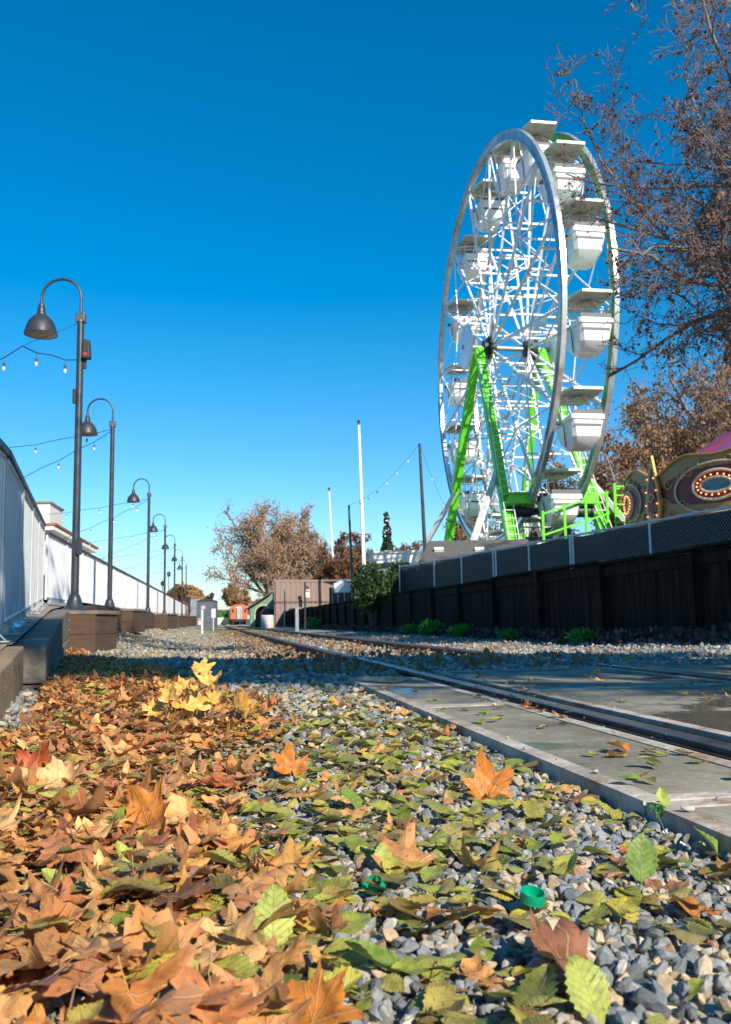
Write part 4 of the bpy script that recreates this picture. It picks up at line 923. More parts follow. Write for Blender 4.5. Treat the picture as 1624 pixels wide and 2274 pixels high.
for i in range(8):
    t0 = R(195+45*i-.0); t1 = t0+R(45); tm = (t0+t1)/2; visible = i in (0, 7, 6)
    N_ = 36
    def wave(u_): return 4.16+.28*math.sin(PI*u_)**2-.1*math.cos(4*PI*u_)
    def lowe(u_): return 2.78-.16*math.sin(PI*u_)**2+.06*math.cos(6*PI*u_)
    b = MB(); vs = []
    for k in range(N_+1):
        u_ = k/N_; th = t0+(t1-t0)*u_; vs += [cpt(th, CR, lowe(u_)), cpt(th, CR, wave(u_)), cpt(th, CR+.06, wave(u_)), cpt(th, CR+.06, lowe(u_))]
    fs = []
    for k in range(N_): a = 4*k; c = a+4; fs += [(a+3, c+3, c+2, a+2), (a, a+1, c+1, c), (a+1, a+2, c+2, c+1), (a, c, c+3, a+3)]
    b.add(vs, fs); pn = b.build('rounding_board', M_board, CA)
    b = MB(); vs = []     # dark red field
    for k in range(N_+1):
        u_ = k/N_; th = t0+(t1-t0)*u_; e = abs(2*u_-1); hw = .46*max(0, 1-(e/.93)**2.2)**.5 if e < .93 else 0.; zc = 3.55; vs += [cpt(th, CR+.064, zc-hw*.95), cpt(th, CR+.064, zc+hw*1.02)]
    b.add(vs, [(2*k, 2*k+2, 2*k+3, 2*k+1) for k in range(N_)]); b.build('red_field', M_red, pn)
    if not visible: continue
    X = Vector((-math.sin(tm), math.cos(tm), 0)); Y = wu; 
    def on(th_off, z, r_=CR+.08): return cpt(tm+th_off/CR, r_, z)
    def onr(px_, z, r_=CR+.09): return cpt(tm+px_/CR, r_, z)
    zc = 3.55
    # mirror and its ring
    b = MB(); n = 40; vs = [onr(0, zc)]+[onr(.37*math.cos(2*PI*k/n), zc+.15*math.sin(2*PI*k/n)) for k in range(n)]; b.add(vs, [(0, 1+k, 1+(k+1) % n) for k in range(n)]); b.build('mirror', M_mirror, pn)
    b = MB(); b.tube([onr(.4*math.cos(2*PI*k/n), zc+.18*math.sin(2*PI*k/n)) for k in range(n+1)], .035, 6); b.tube([onr(.62*math.cos(2*PI*k/n), zc+.36*math.sin(2*PI*k/n)) for k in range(n+1)], .04, 6)
    b.tube([onr(1.2*math.cos(2*PI*k/n), zc-.05+.62*math.sin(2*PI*k/n)) for k in range(n+1)], .03, 6); b.build('mirror_frame', M_cream, pn)
    b = MB()
    for s in (-1, 1):
        for (x, z, r_, tr) in ((.75, 3.98, .13, 1.4), (1.0, 3.9, .1, 1.2), (.95, 3.2, .14, 1.3), (.35, 4.12, .12, 1.3), (1.35, 3.0, .12, 1.3), (1.45, 3.75, .13, 1.3), (.3, 2.92, .12, 1.3), (1.6, 3.35, .11, 1.2)):
            spiral(b, onr(s*x, z), X*1., Y, r_, tr, s, .03)
        b.tube([onr(s*x_, wave(.5+s*x_/(CR*R(45)))-.03) for x_ in np.linspace(0, 1.9, 14)], .035, 6)
        b.tube([onr(s*x_, 2.86+.02*math.sin(x_*5)) for x_ in np.linspace(0, 1.9, 14)], .03, 6)
    b.build('scrollwork', M_gold, pn)
    bl = [(.48*math.cos(2*PI*k/18), zc+.25*math.sin(2*PI*k/18)) for k in range(18)]+[(x_, 2.72+.0*x_) for x_ in np.linspace(-1.7, 1.7, 22)]
    if bulbme is None: bulbme = MB().lathe([(0, -.022), (.016, -.015), (.022, 0), (.015, .016), (0, .022)], n=8, capb=False, capt=False).mesh('bulb', M_blb)
    for x_, z_ in bl:
        o = bpy.data.objects.new('bulb', bulbme); COL.objects.link(o); o.location = onr(x_, z_, CR+.14); attach(o, pn)
    # shield at the joint
    th = t0; X2 = Vector((-math.sin(th), math.cos(th), 0)); O = cpt(th, CR+.09, 0); nr = Vector((math.cos(th), math.sin(th), 0))
    poly = [(-.2, 2.75), (.2, 2.75), (.33, 3.2), (.27, 3.75), (.12, 4.2), (.02, 4.62), (-.1, 4.3), (-.27, 3.8), (-.33, 3.2)]
    b = MB(); b.prism(poly, O, X2, wu, nr, .09); sh = b.build('shield', M_gold, CA, smooth=False, bevel=.02)
    b = MB(); b.prism([(x_*.62, 3.45+(z_-3.45)*.68) for x_, z_ in poly], O+nr*.092, X2, wu, nr, .02); b.build('shield_field', M_red, sh, smooth=False)
    b = MB(); spiral(b, O+nr*.14+wu*3.45, X2, wu, .14, 1.4, 1, .025); spiral(b, O+nr*.14+wu*3.05, X2, wu, .1, 1.3, -1, .02); b.build('shield_scroll', M_cream, sh)
    for (x_, z_) in [(s*w2, z2) for s in (-1, 1) for w2, z2 in ((.2, 3.0), (.25, 3.3), (.23, 3.65), (.14, 3.98))]:
        o = bpy.data.objects.new('bulb', bulbme); COL.objects.link(o); o.location = O+X2*x_+nr*.13+wu*z_; attach(o, sh)


# ------------------------------------------------------------------ trees
def foliage_mat(name, stops):
    q = NM(name); gi = q.n('NewGeometry'); rp = q.n('ValToRGB'); q.l(gi.outputs['Random Per Island'], rp.inputs[0]); ramp(rp, stops)
    q.l(rp.outputs[0], q.b.inputs['Base Color']); q.b.inputs['Roughness'].default_value = .65
    tr = q.n('BsdfTranslucent'); q.l(rp.outputs[0], tr.inputs[0]); mx = q.n('MixShader'); mx.inputs[0].default_value = .3
    q.l(q.b.outputs[0], mx.inputs[1]); q.l(tr.outputs[0], mx.inputs[2]); q.l(mx.outputs[0], q.out.inputs[0]); return q.m
F_aut = foliage_mat('autumn_leaves_on_tree', [(0, (.26, .14, .07)), (.25, (.4, .24, .07)), (.45, (.2, .11, .07)), (.6, (.36, .17, .07)), (.8, (.24, .16, .09)), (1, (.3, .13, .08))])
F_gold = foliage_mat('gold_leaves_on_tree', [(0, (.42, .24, .09)), (.25, (.5, .32, .09)), (.45, (.3, .18, .11)), (.6, (.46, .22, .09)), (.8, (.34, .24, .13)), (1, (.4, .2, .11))])
M_twigp = mat('pale_mauve_twig', (.4, .31, .28), .8, 0, .3, 5, 0)
F_brn = foliage_mat('brown_leaves_on_tree', [(0, (.16, .07, .035)), (.4, (.24, .1, .04)), (.7, (.12, .05, .03)), (.9, (.34, .16, .04)), (1, (.2, .07, .03))])
F_red = foliage_mat('red_leaves_on_tree', [(0, (.36, .07, .03)), (.5, (.42, .13, .04)), (1, (.24, .06, .04))])
F_grn = foliage_mat('dark_green_leaves', [(0, (.02, .06, .015)), (.4, (.045, .1, .02)), (.75, (.02, .045, .015)), (.93, (.12, .17, .04)), (1, (.2, .16, .05))])
F_con = foliage_mat('conifer_needles', [(0, (.015, .05, .03)), (.6, (.03, .08, .04)), (1, (.02, .045, .03))])
F_weed = foliage_mat('fresh_green_weed', [(0, (.05, .25, .03)), (.5, (.1, .38, .04)), (1, (.04, .17, .025))])
F_dead = foliage_mat('withered_ivy', [(0, (.09, .04, .05)), (.4, (.16, .07, .06)), (.7, (.06, .03, .03)), (.92, (.28, .16, .14)), (1, (.1, .05, .05))])
def rdir(d, ang):
    a = d.orthogonal().normalized(); a.rotate(Matrix.Rotation(random.uniform(0, 2*PI), 3, d)); q_ = d.copy(); q_.rotate(Matrix.Rotation(ang, 3, a)); return q_.normalized()
class Tree:
    def __init__(s): s.segs = []; s.tips = []
    def grow(s, p, d, L, r_, lev, P):
        n = P['seg'][lev]; st = L/n; pts = [p.copy()]; rr = [r_]; q_ = p.copy(); dd = d.copy()
        kids = P['kids'][lev]; 
        for i in range(n):
            dd = (dd+Vector((random.gauss(0, 1), random.gauss(0, 1), random.gauss(0, 1)))*P['wig'][lev]+Vector((0, 0, P['up'][lev]))*.1+P.get('bias', Vector((0, 0, 0)))*.05).normalized()
            if 'clip' in P and P['clip'](q_+dd*st): break
            q_ = q_+dd*st; pts.append(q_.copy()); rr.append(max(P['rmin'], r_*(1-.75*(i+1)/n)))
            if lev < len(P['kids'])-1 or kids:
                t_ = (i+1)/n
                if t_ >= P['start'][lev]:
                    nk = kids/n/(1-P['start'][lev]+1e-6); nk = int(nk)+(random.random() < nk-int(nk))
                    for _ in range(nk):
                        if lev+1 < len(P['seg']): s.grow(q_-dd*st*random.random(), rdir(dd, P['ang'][lev]*random.uniform(.6, 1.3)), L*P['len'][lev]*(1-.55*t_)*random.uniform(.6, 1.25), max(P['rmin'], rr[-1]*P.get('tap', .62)), lev+1, P)
        if len(pts) < 3: return
        s.segs.append((pts, rr, lev))
        if lev >= len(P['seg'])-2:
            for q2 in pts[1:]: s.tips.append(q2)
def tubesnp(segs, nside):
    V = []; Fc = []; n0 = 0
    for pts, rr, lev in segs:
        ns = nside[min(lev, len(nside)-1)]; A = np.array([p[:] for p in pts]); t_ = np.gradient(A, axis=0); t_ /= np.linalg.norm(t_, axis=1)[:, None]+1e-9
        ref = np.array([.3, .2, .93]) if abs(t_[0][2]) < .9 else np.array([1., .1, 0]); X = np.cross(t_, ref); X /= np.linalg.norm(X, axis=1)[:, None]+1e-9; Y = np.cross(t_, X)
        a = np.arange(ns)*2*PI/ns; ring = A[:, None]+(X[:, None]*np.cos(a)[None, :, None]+Y[:, None]*np.sin(a)[None, :, None])*np.array(rr)[:, None, None]
        V.append(ring.reshape(-1, 3)); m = len(A); i = np.arange(m-1)[:, None]*ns; k = np.arange(ns)[None]; 
        f_ = np.stack([i+k, i+(k+1) % ns, i+ns+(k+1) % ns, i+ns+k], -1).reshape(-1, 4)+n0; Fc.append(f_); n0 += m*ns
    return np.concatenate(V), np.concatenate(Fc)
def leafcards(pts, size, per, spread, seed=0):
    r_ = np.random.default_rng(seed); P = np.repeat(np.array([p[:] for p in pts]), per, 0); n = len(P)
    P = P+r_.normal(size=(n, 3))*spread; s = size*r_.uniform(.5, 1.3, n)
    T = np.array([[(-.5, 0, 0), (0, -.45, .12), (.6, 0, 0), (0, .45, .12)]])
    rot = rotm(*(r_.uniform(0, 2*PI, (3, n)))); V, Fc = scatter(T, np.array([[0, 1, 2, 3]]), np.zeros(n, int), P, rot, s); return V, Fc
def make_tree(base, P, name, label, leafm=None, lsize=.1, per=1, spread=.1, frac=1., group=None, bark=None, dirs=None, trunk=None, L=None, r0=.2, balls=0, nside=(8, 6, 4, 3, 3), twigm=None):
    T = Tree(); base = Vector(base); rt = root(name, label, 'tree', base, group)
    tp = trunk or [base, base+Vector((.1, 0, 1.5)), base+Vector((0, .1, 3))]
    T.segs.append((tp, [r0*(1-.35*i/(len(tp)-1)) for i in range(len(tp))], 0)); top_ = tp[-1]
    for (dv, LL, rr, t_) in dirs:
        p = tp[-1].lerp(tp[-2], 1-t_) if t_ < 1 else top_
        T.grow(p, Vector(dv).normalized(), LL, rr, 0, P)
    big = [s_ for s_ in T.segs if s_[2] <= 0]; sml = [s_ for s_ in T.segs if s_[2] >= 1]
    V, Fc = tubesnp(big, nside); o = npobj('trunk', V, Fc, [bark or M_bark]); attach(o, rt)
    if sml: V, Fc = tubesnp(sml, nside); o = npobj('branches', V, Fc, [twigm or M_twig]); attach(o, rt)
    if leafm:
        tips = [t_ for t_ in T.tips if random.random() < frac]
        V, Fc = leafcards(tips, lsize, per, spread, len(tips)); o = npobj('crown', V, Fc, [leafm], smooth=False); attach(o, rt)
    if balls:
        tips = random.sample(T.tips, min(balls, len(T.tips))); v0, f0 = ico(1); n = len(tips); pos = np.array([(t_-Vector((0, 0, .05)))[:] for t_ in tips])
        V, Fc = scatter(v0[None], f0, np.zeros(n, int), pos, rotm(*rng.uniform(0, 6, (3, n))), rng.uniform(.018, .032, n)); o = npobj('seed_balls', V, Fc, [M_seed]); attach(o, rt)
    return rt, T
# the near tree at the right: trunk beyond the frame behind the fences, limbs reaching over
PT = dict(seg=(9, 7, 5, 4), kids=(13, 8, 6, 0), len=(.46, .52, .55, 0), ang=(R(50), R(48), R(45), 0), wig=(.2, .22, .25, .28), up=(.0, -.1, -.2, -.1), start=(.12, .1, .1, 0), rmin=.006, tap=.5)
tb = Vector((8.6, 14.6, .9))
dirs = [((-.62, -.1, .95), 7.6, 0.073, 1), ((-.8, -.3, .6), 6.9, 0.062, 1), ((-.85, .0, .33), 6.2, 0.056, .9), ((-.55, -.5, .9), 7, 0.067, 1), ((-.3, -.3, 1), 8, 0.079, 1), ((.3, .1, 1), 7, 0.079, 1), ((-.5, .5, .8), 6.5, 0.062, 1), ((-.75, -.2, .05), 5.4, 0.045, .8), ((-.42, -.1, 1.15), 9.4, 0.073, 1), ((-.75, .3, .8), 7.2, 0.056, 1), ((-.6, -.6, .3), 4.8, 0.045, .8), ((-.8, .2, -.15), 4.6, 0.039, .75), ((-.4, .2, .5), 5.0, 0.045, .9), ((-.3, -.5, .5), 5.0, 0.045, .9), ((-.5, 0, 1.3), 8.6, 0.067, 1), ((-.9, -.1, .15), 6.0, 0.045, .9), ((0, .3, .7), 5, 0.051, 1), ((-.85, .1, -.02), 5.6, .05, .85), ((-.7, -.25, .35), 6.0, .055, .9), ((-.75, .35, .2), 5.6, .05, .9), ((-.1, -.4, 1.2), 7, 0.056, 1)]
def crown_edge(q_):
    if q_.x > 6.4 and q_.z < 4.3+.25*(q_.x-6.4) and q_.x < 8.2: return True
    xl = np.interp(q_.z, [3.4, 4.5, 5.5, 6.5, 7.5, 8.2, 8.7, 11, 14], [4.5, 4.3, 3.75, 4.05, 4.15, 3.9, 3.15, 3.2, 4])+(q_.y-14.6)*.25
    return q_.x < xl+abs(random.gauss(0, .22))
PT['clip'] = crown_edge
make_tree(tb, PT, 'sycamore_tree', 'nearly bare sycamore with seed balls and brown leaves whose limbs fill the upper right', F_brn, .08, 1, .05, .06, dirs=dirs, trunk=[tb, tb+Vector((-.1, 0, 1.6)), tb+Vector((-.1, .1, 3.2)), tb+Vector((-.25, .1, 4.6))], r0=.28, balls=1500)
PT2 = dict(seg=(7, 6, 5, 3), kids=(10, 9, 6, 0), len=(.5, .48, .45, 0), ang=(R(45), R(45), R(45), 0), wig=(.12, .16, .2, .2), up=(.1, 0, 0, 0), start=(.2, .12, .1, 0), rmin=.012)
def simple_tree(px, Y, ptop, pw, label, leafm, lsize, per, frac, rmin=.012, base_z=None, shape=1., group=None, P_=PT2, name='autumn_tree', balls=0, twig=None, trunkh=.3, lean=0, nl=9, spread=.15):
    "tree of pixel height ptop..horizon and pixel half width pw at depth Y"
    b_ = W(px, 1380, Y); b_.z = (G(b_.x, b_.y) if base_z is None else base_z); top_ = W(px, ptop, Y).z; H = top_-b_.z; HW = pw*Y/FOC
    P = dict(P_); P['rmin'] = rmin; dirs = []
    tz = H*trunkh
    for i in range(nl):
        a = 2*PI*i/nl+random.uniform(-.3, .3); el = random.uniform(.15, 1.2); vx, vz = math.cos(el)*HW, math.sin(el)*(H-tz)
        v_ = Vector((math.cos(a)*vx, math.sin(a)*vx, vz*.95)); dirs.append((v_, v_.length*.83, H*.013, random.uniform(.5, 1)))
    dirs.append((Vector((0, 0, 1)), (H-tz)*.85, H*.016, 1))
    trunk = [b_, b_+Vector((lean*.5*tz, 0, tz*.5)), b_+Vector((lean*tz, 0, tz))]
    return make_tree(b_, P, name, label, leafm, lsize, per, spread*H/8, frac, group, dirs=dirs, trunk=trunk, r0=H*.022, nside=(6, 4, 3, 3), balls=balls, twigm=twig)
simple_tree(1500, 46, 760, 215, 'bushy brown and gold autumn tree behind the carousel', F_aut, .17, 1, .45, .018, shape=1, nl=14, trunkh=.22)
simple_tree(1650, 50, 640, 230, 'tall brown autumn tree at the right edge behind the carousel canopy', F_aut, .18, 1, .42, .018, nl=14, trunkh=.25)
simple_tree(1400, 42, 900, 130, 'autumn tree behind the right leg of the ferris wheel', F_aut, .14, 1, .6, .016)
simple_tree(1240, 52, 1010, 90, 'rusty tree seen between the ferris wheel legs', F_aut, .16, 1, .55, .018)
simple_tree(1060, 56, 1090, 70, 'rusty autumn tree behind the left leg of the ferris wheel', F_aut, .16, 1, .5, .018)
# middle group
simple_tree(594, 82, 1072, 160, 'broad pale barked sycamore with gold leaves left of the brown building', F_gold, .15, 1, .4, .02, twig=M_twigp, trunkh=.22, nl=15, lean=.05, spread=.2)
simple_tree(668, 86, 1110, 95, 'reddish purple crowned tree just right of the broad sycamore', F_gold, .16, 1, .15, .025, twig=M_twigp, nl=12)
simple_tree(705, 84, 1115, 62, 'bare upright tree beside the far white flagpole', F_gold, .14, 1, .06, .025, trunkh=.35, twig=M_twigp)
for px, Y, pt, pw, lab in ((800, 85, 1165, 75, 'purplish bare tree behind the small black pole'), (745, 78, 1180, 60, 'brown twiggy tree behind the far flagpole'), (895, 90, 1185, 45, 'low bare tree right of the conifer')):
    simple_tree(px, Y, pt, pw, lab, F_brn, .18, 1, .3, .03)
simple_tree(425, 95, 1290, 50, 'golden brown tree behind the far lamp posts', F_gold, .28, 2, .7, .03, nl=12, spread=.3)
simple_tree(385, 90, 1305, 32, 'small brown tree left of the golden one at the far end', F_brn, .3, 3, .8, .03, spread=.3)
simple_tree(410, 80, 1335, 22, 'low red leaved tree behind the end of the barriers', F_red, .25, 4, 1, .03, trunkh=.15, spread=.35)
simple_tree(522, 215, 1288, 42, 'hazy bare tree straight behind the orange train car', F_aut, .45, 1, .35, .06, spread=.25)
# the trees behind the camera whose shade crosses the gravel
PS = dict(PT2); 
def shade_tree(x, y, z, rx, ry, rz, label, n=2600, size=.16):
    rt = root('autumn_tree', label, 'tree', (x+1.5, y-1, 0)); P3 = Tree()
    for i in range(9):
        a = 2*PI*i/9; P3.grow(Vector((x+1.5, y-1, z-rz*1.2)), Vector((math.cos(a)*rx-.8, math.sin(a)*ry+.6, rz*random.uniform(.2, 1.2))).normalized(), max(rx, ry)*.9, .07, 1, dict(PT2, rmin=.012))
    P3.segs.append(([Vector((x+1.5, y-1, 0)), Vector((x+1.5, y-1, z*.5)), Vector((x+1.5, y-1, z-rz*1.2))], [.22, .18, .12], 0))
    V, Fc = tubesnp(P3.segs, (8, 5, 4, 3)); o = npobj('trunk', V, Fc, [M_bark]); attach(o, rt)
    p = rng.normal(size=(n, 3)); p /= np.linalg.norm(p, axis=1)[:, None]; p *= (rng.random((n, 1))**.4); p = p*np.array([rx, ry, rz])+np.array([x, y, z])
    V, Fc = leafcards([tuple(q_) for q_ in p], size, 2, .12, n); o = npobj('crown', V, Fc, [F_aut], smooth=False); attach(o, rt)
def shadow_src(x, y, z): k = z/math.tan(SUN_EL); return x+math.sin(SUN_AZ)*k, y-math.cos(SUN_AZ)*k
x_, y_ = shadow_src(-.9, 7.5, 7.5); shade_tree(x_, y_, 7.5, 3.6, 1.6, 1.2, 'broad autumn tree standing behind the photographer to the right', 4200, .2)
for i_, (tx, ty, tz, n_) in enumerate(((4.7, 10.8, 6, 1700), (2.3, 17.5, 8, 2000), (1.2, 25, 9.5, 1800))):  # unseen trees added to shade the strip between rails and board fence
    x_, y_ = shadow_src(tx, ty, tz); shade_tree(x_, y_, tz, 1.5 if i_ == 0 else 2.0, 2.6, 1.2, ['autumn tree outside the frame at right, nearest the crossing', 'autumn tree outside the frame at right behind the board fence', 'autumn tree outside the frame at right beside the sycamore'][i_], n_, .2)
x_, y_ = shadow_src(-4.9, 17, 9.5); shade_tree(x_, y_, 9.5, 1.6, 1.6, 1.0, 'third autumn tree behind the photographer on the right', 260, .2)
# conifer with ornaments
cb = W(861, 1240, 50); rt = root('conifer_tree', 'decorated dark conifer pointing up behind the white building', 'conifer', (cb.x, cb.y, 0.9))
ch = W(861, 1138, 50).z; b = MB(); b.tube([(cb.x, cb.y, .9), (cb.x, cb.y, ch)], [.14, .02], 8); b.build('trunk', M_bark, rt)
pts = []
for i in range(5200):
    t_ = rng.random()**.75; r_ = (.03+.82*(t_))*(.55+.45*rng.random()**.5)*(.82+.18*math.sin(t_*38)); a = rng.uniform(0, 2*PI); pts.append((cb.x+r_*math.cos(a), cb.y+r_*math.sin(a), ch-(ch-1.2)*t_-.15*r_))
V, Fc = leafcards(pts, .16, 1, .03, 5); o = npobj('crown', V, Fc, [F_con], smooth=False); attach(o, rt)
v0, f0 = ico(1)
for c_, n_ in (((.8, .8, .8), 26), ((.6, .1, .04), 18)):
    pos = []
    for i in range(n_): t_ = rng.random()**.7; a = rng.uniform(PI, 2*PI); r_ = .04+.84*t_; pos.append((cb.x+r_*math.cos(a), cb.y+r_*math.sin(a), ch-(ch-1.2)*t_))
    ome = npmesh('ornament', v0*.055, f0, [mat('ornament_%d' % n_, c_, .2)])
    for q_ in pos: o = bpy.data.objects.new('ornament', ome); COL.objects.link(o); o.location = q_; attach(o, rt)
# big shrub behind the boards
def shrub(c, rx, ry, rz, n, size, m, name, label, cat='shrub', lumps=9, group=None, stems=8):
    c = Vector(c); rt = root(name, label, cat, (c.x, c.y, c.z-rz), group)
    P = []
    for i in range(lumps):
        a = rng.normal(size=3); a /= np.linalg.norm(a); a[2] = abs(a[2])*.9-.25; cc = a*np.array([rx, ry, rz])*.55; k = n//lumps; q_ = rng.normal(size=(k, 3)); q_ /= np.linalg.norm(q_, axis=1)[:, None]; q_ *= (rng.random((k, 1))**.35)*rng.uniform(.8, 1.15); P.append(q_*np.array([rx, ry, rz])*.52+cc+np.array(c[:]))
    P = np.concatenate(P); V, Fc = leafcards([tuple(p) for p in P], size, 1, .02*min(1, rx/.2), n); o = npobj('foliage', V, Fc, [m], smooth=False); attach(o, rt)
    b = MB()
    for i in range(stems): a = rng.uniform(0, 2*PI); b.tube([(c.x+.1*math.cos(a), c.y+.1*math.sin(a), c.z-rz), (c.x+rx*.5*math.cos(a), c.y+ry*.5*math.sin(a), c.z+rz*.5)], [size*.14, size*.05], 5)
    b.build('stems', M_twig, rt)
s1, s2 = W(840, 1290, 29.5), W(895, 1280, 31)
shrub((s1.x-.2, s1.y, s1.z-.35), .85, .8, 1.15, 5600, .11, F_grn, 'shrub', 'dense dark green shrub leaning over the board fence')
shrub((s2.x, s2.y, s2.z-.35), .9, .8, 1.05, 4600, .11, F_grn, 'shrub', 'right half of the hedge, green shrub beside the chain link fence end')
# weeds at the foot of the fence
for px, py, wd, lab in ((692, 1392, 22, 'low green weed tuft farthest along the board fence'), (905, 1404, 20, 'bright green weed left of the tall clump by the fence'), (955, 1402, 30, 'widest bright green weed clump under the board fence'), (1022, 1402, 26, 'bright green weed clump right of the widest one'), (1125, 1410, 22, 'small round green weed by the fence between dead leaves'), (1285, 1420, 30, 'rightmost bright green weed clump under the board fence'), (1235, 1412, 10, 'tiny green weed sprout beside the rightmost clump')):
    az_ = (px-812)/1950; Y = 4.92/(az_*.985+.174); gx = az_*Y; gz_ = float(G(gx, Y)); rx = wd*Y/FOC*1.25
    shrub((gx, Y, gz_+rx*.4), rx, rx*.7, rx*.55, 1100, .028*max(1, rx/.16), F_weed, 'weed', lab, 'weed', 6, None, 5)
P_ = []
for i in range(9000):
    v_ = 4+rng.random()**1.3*45; u_ = 5.32-abs(rng.normal())*.2; p = UV(u_, v_); P_.append((p.x, p.y, float(G(p.x, p.y))+.02+.16*rng.random()**2*(1 if u_ > 4.9 else .2)))
V, Fc = leafcards(P_, .085, 1, .01, 3); o = npobj('withered_ivy', V, Fc, [F_dead], smooth=False); tag(o, 'purplish withered ivy and dead leaves along the foot of the board fence', 'ivy', kind='stuff')
P_ = []
for i in range(2600):
    v_ = 6+rng.random()**1.5*50; u_ = 2.05+rng.normal()*.5 if i % 2 else 1.2-abs(rng.normal())*.5
    if abs(u_-1.33) < .07 or abs(u_-2.77) < .07: continue
    p = UV(u_, v_); P_.append((p.x, p.y, float(G(p.x, p.y))+.02+.05*rng.random()))
V, Fc = leafcards(P_, .06, 1, .01, 4); o = npobj('leaf_litter', V, Fc, [F_aut], smooth=False); tag(o, 'rusty leaves caught between and beside the distant rails', 'leaf litter', kind='stuff')
b = MB()
for i in range(500):
    x = rng.uniform(-7.6, -4.8); y = 41+rng.normal()*1.3; z = float(G(x, y)); b.add([(x, y, z), (x+.02, y, z), (x+rng.uniform(-.05, .05), y, z+rng.uniform(.04, .12))], [(0, 1, 2)])
o = b.build('grass', F_weed, smooth=False); tag(o, 'thin strip of green grass at the far end of the boxes', 'grass', kind='stuff')
F_straw = foliage_mat('dry_straw_grass', [(0, (.4, .32, .17)), (.5, (.5, .42, .24)), (.8, (.3, .26, .12)), (1, (.25, .3, .1))])
n_ = 15000; xg = rng.uniform(-9, 2, n_); yg = 8.5+36*rng.random(n_)**1.3; ug = Uf(xg, yg); ok = (ug > -4.9-.02*yg) & (ug < .6) & (hnoise(xg*.9, yg*.5) > -.12); xg, yg = xg[ok], yg[ok]; zg = G(xg, yg)
P_ = np.stack([xg, yg, zg+.012], 1); V, Fc = leafcards([tuple(q_) for q_ in P_], .045, 1, .008, 9); o = npobj('dry_grass', V, Fc, [F_straw], smooth=False); tag(o, 'straw coloured dry grass and chaff over the gravel bank left of the rails', 'dry grass', kind='stuff')
g_ = gp(1450, 1822, .02); shrub((g_.x, g_.y, g_.z+.018), .02, .02, .022, 26, .009, F_weed, 'weed', 'tiny green sprout at the edge of the concrete slab', 'weed', 2, None, 1)

# ------------------------------------------------------------------ far background
def quadwall(p0, p1, z0, z1, th=.12, m=0, b=None):
    p0 = Vector(p0); p1 = Vector(p1); d = (p1-p0); L = d.length; d.normalize(); n_ = Vector((-d.y, d.x, 0)); b = b or MB()
    b.box((p0+p1)/2+n_*th/2+Vector((0, 0, (z0+z1)/2)), (L, th, z1-z0), d, n_, wu, m); return b
# brown corrugated building
Yb = 66; a = W(612, 1370, Yb); c = W(800, 1370, Yb+3); zt = W(612, 1290, Yb).z; zm = W(612, 1337, Yb).z; z0 = .0
bb = root('brown_building', 'brown corrugated metal building left of the shrub with a small red and white sign', 'building', (a.x, a.y, 0))
b = MB(); P0 = Vector((a.x, a.y, 0)); P1 = Vector((c.x, c.y, 0)); P2 = P1+Vector((1.5, 9, 0)); P3 = P0+Vector((1.5, 9, 0))
for q0, q1 in ((P0, P1), (P1, P2), (P2, P3), (P3, P0)):
    L = (q1-q0).length; n = int(L/.2); d = (q1-q0).normalized(); nn = Vector((d.y, -d.x, 0))
    for k in range(n): b.box(q0+d*(k+.5)*L/n+nn*.0+Vector((0, 0, zt/2)), (L/n*.98, .1 if k % 2 else .18, zt), d, nn, wu)
b.build('wall', M_brown, bb, smooth=False)
b = quadwall(P0-Vector((.1, .14, 0)), P1-Vector((-.1, .14, 0)), zt-.08, zt+.1, 9.4*0+.3); b.box(((P0+P2)/2)+Vector((0, 0, zt+.02)), (abs(P2.x-P0.x), 9, .1)); b.build('roof', M_brown, bb, smooth=False)
b = quadwall(P0-Vector((0, .16, 0)), P1-Vector((0, .16, 0)), zm-.06, zm+.06, .1); b.build('trim_band', mat('dark_brown_trim', (.11, .075, .06), .6), bb, smooth=False)
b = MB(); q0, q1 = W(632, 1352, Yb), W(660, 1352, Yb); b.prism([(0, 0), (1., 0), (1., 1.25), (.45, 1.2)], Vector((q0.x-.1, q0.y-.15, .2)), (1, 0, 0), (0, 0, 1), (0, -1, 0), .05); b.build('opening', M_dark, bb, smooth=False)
q0 = W(683, 1318, Yb-.2); b = MB(); b.box((q0.x, q0.y, q0.z), (.34, .03, .56)); sg = b.build('sign', M_whitew, bb, smooth=False)
b = MB(); b.box((q0.x, q0.y-.02, q0.z+.16), (.3, .01, .12)); b.box((q0.x, q0.y-.02, q0.z-.1), (.26, .01, .03)); b.box((q0.x, q0.y-.02, q0.z-.18), (.22, .01, .03)); b.build('sign_marking', mat('sign_red', (.5, .05, .05), .5), sg, smooth=False)
b = MB(); b.box((q0.x-.03, q0.y-.05, q0.z+.46), (.34, .25, .18), taper=.6); b.build('wall_light', M_motor, bb, smooth=False)
q0 = W(708, 1357, Yb-3); b = MB(); b.box((q0.x, q0.y, q0.z-.2), (.9, .05, .6)); o = b.build('yellow_sign', mat('dull_yellow', (.5, .38, .12), .6), smooth=False); tag(o, 'faded yellow board showing over the fence before the brown building', 'board')
q0 = W(700, 1366, Yb-3.2); shrub((q0.x+.3, q0.y+.5, q0.z+.1), .9, .5, .4, 500, .12, F_grn, 'shrub', 'small dark bush in front of the brown building wall')
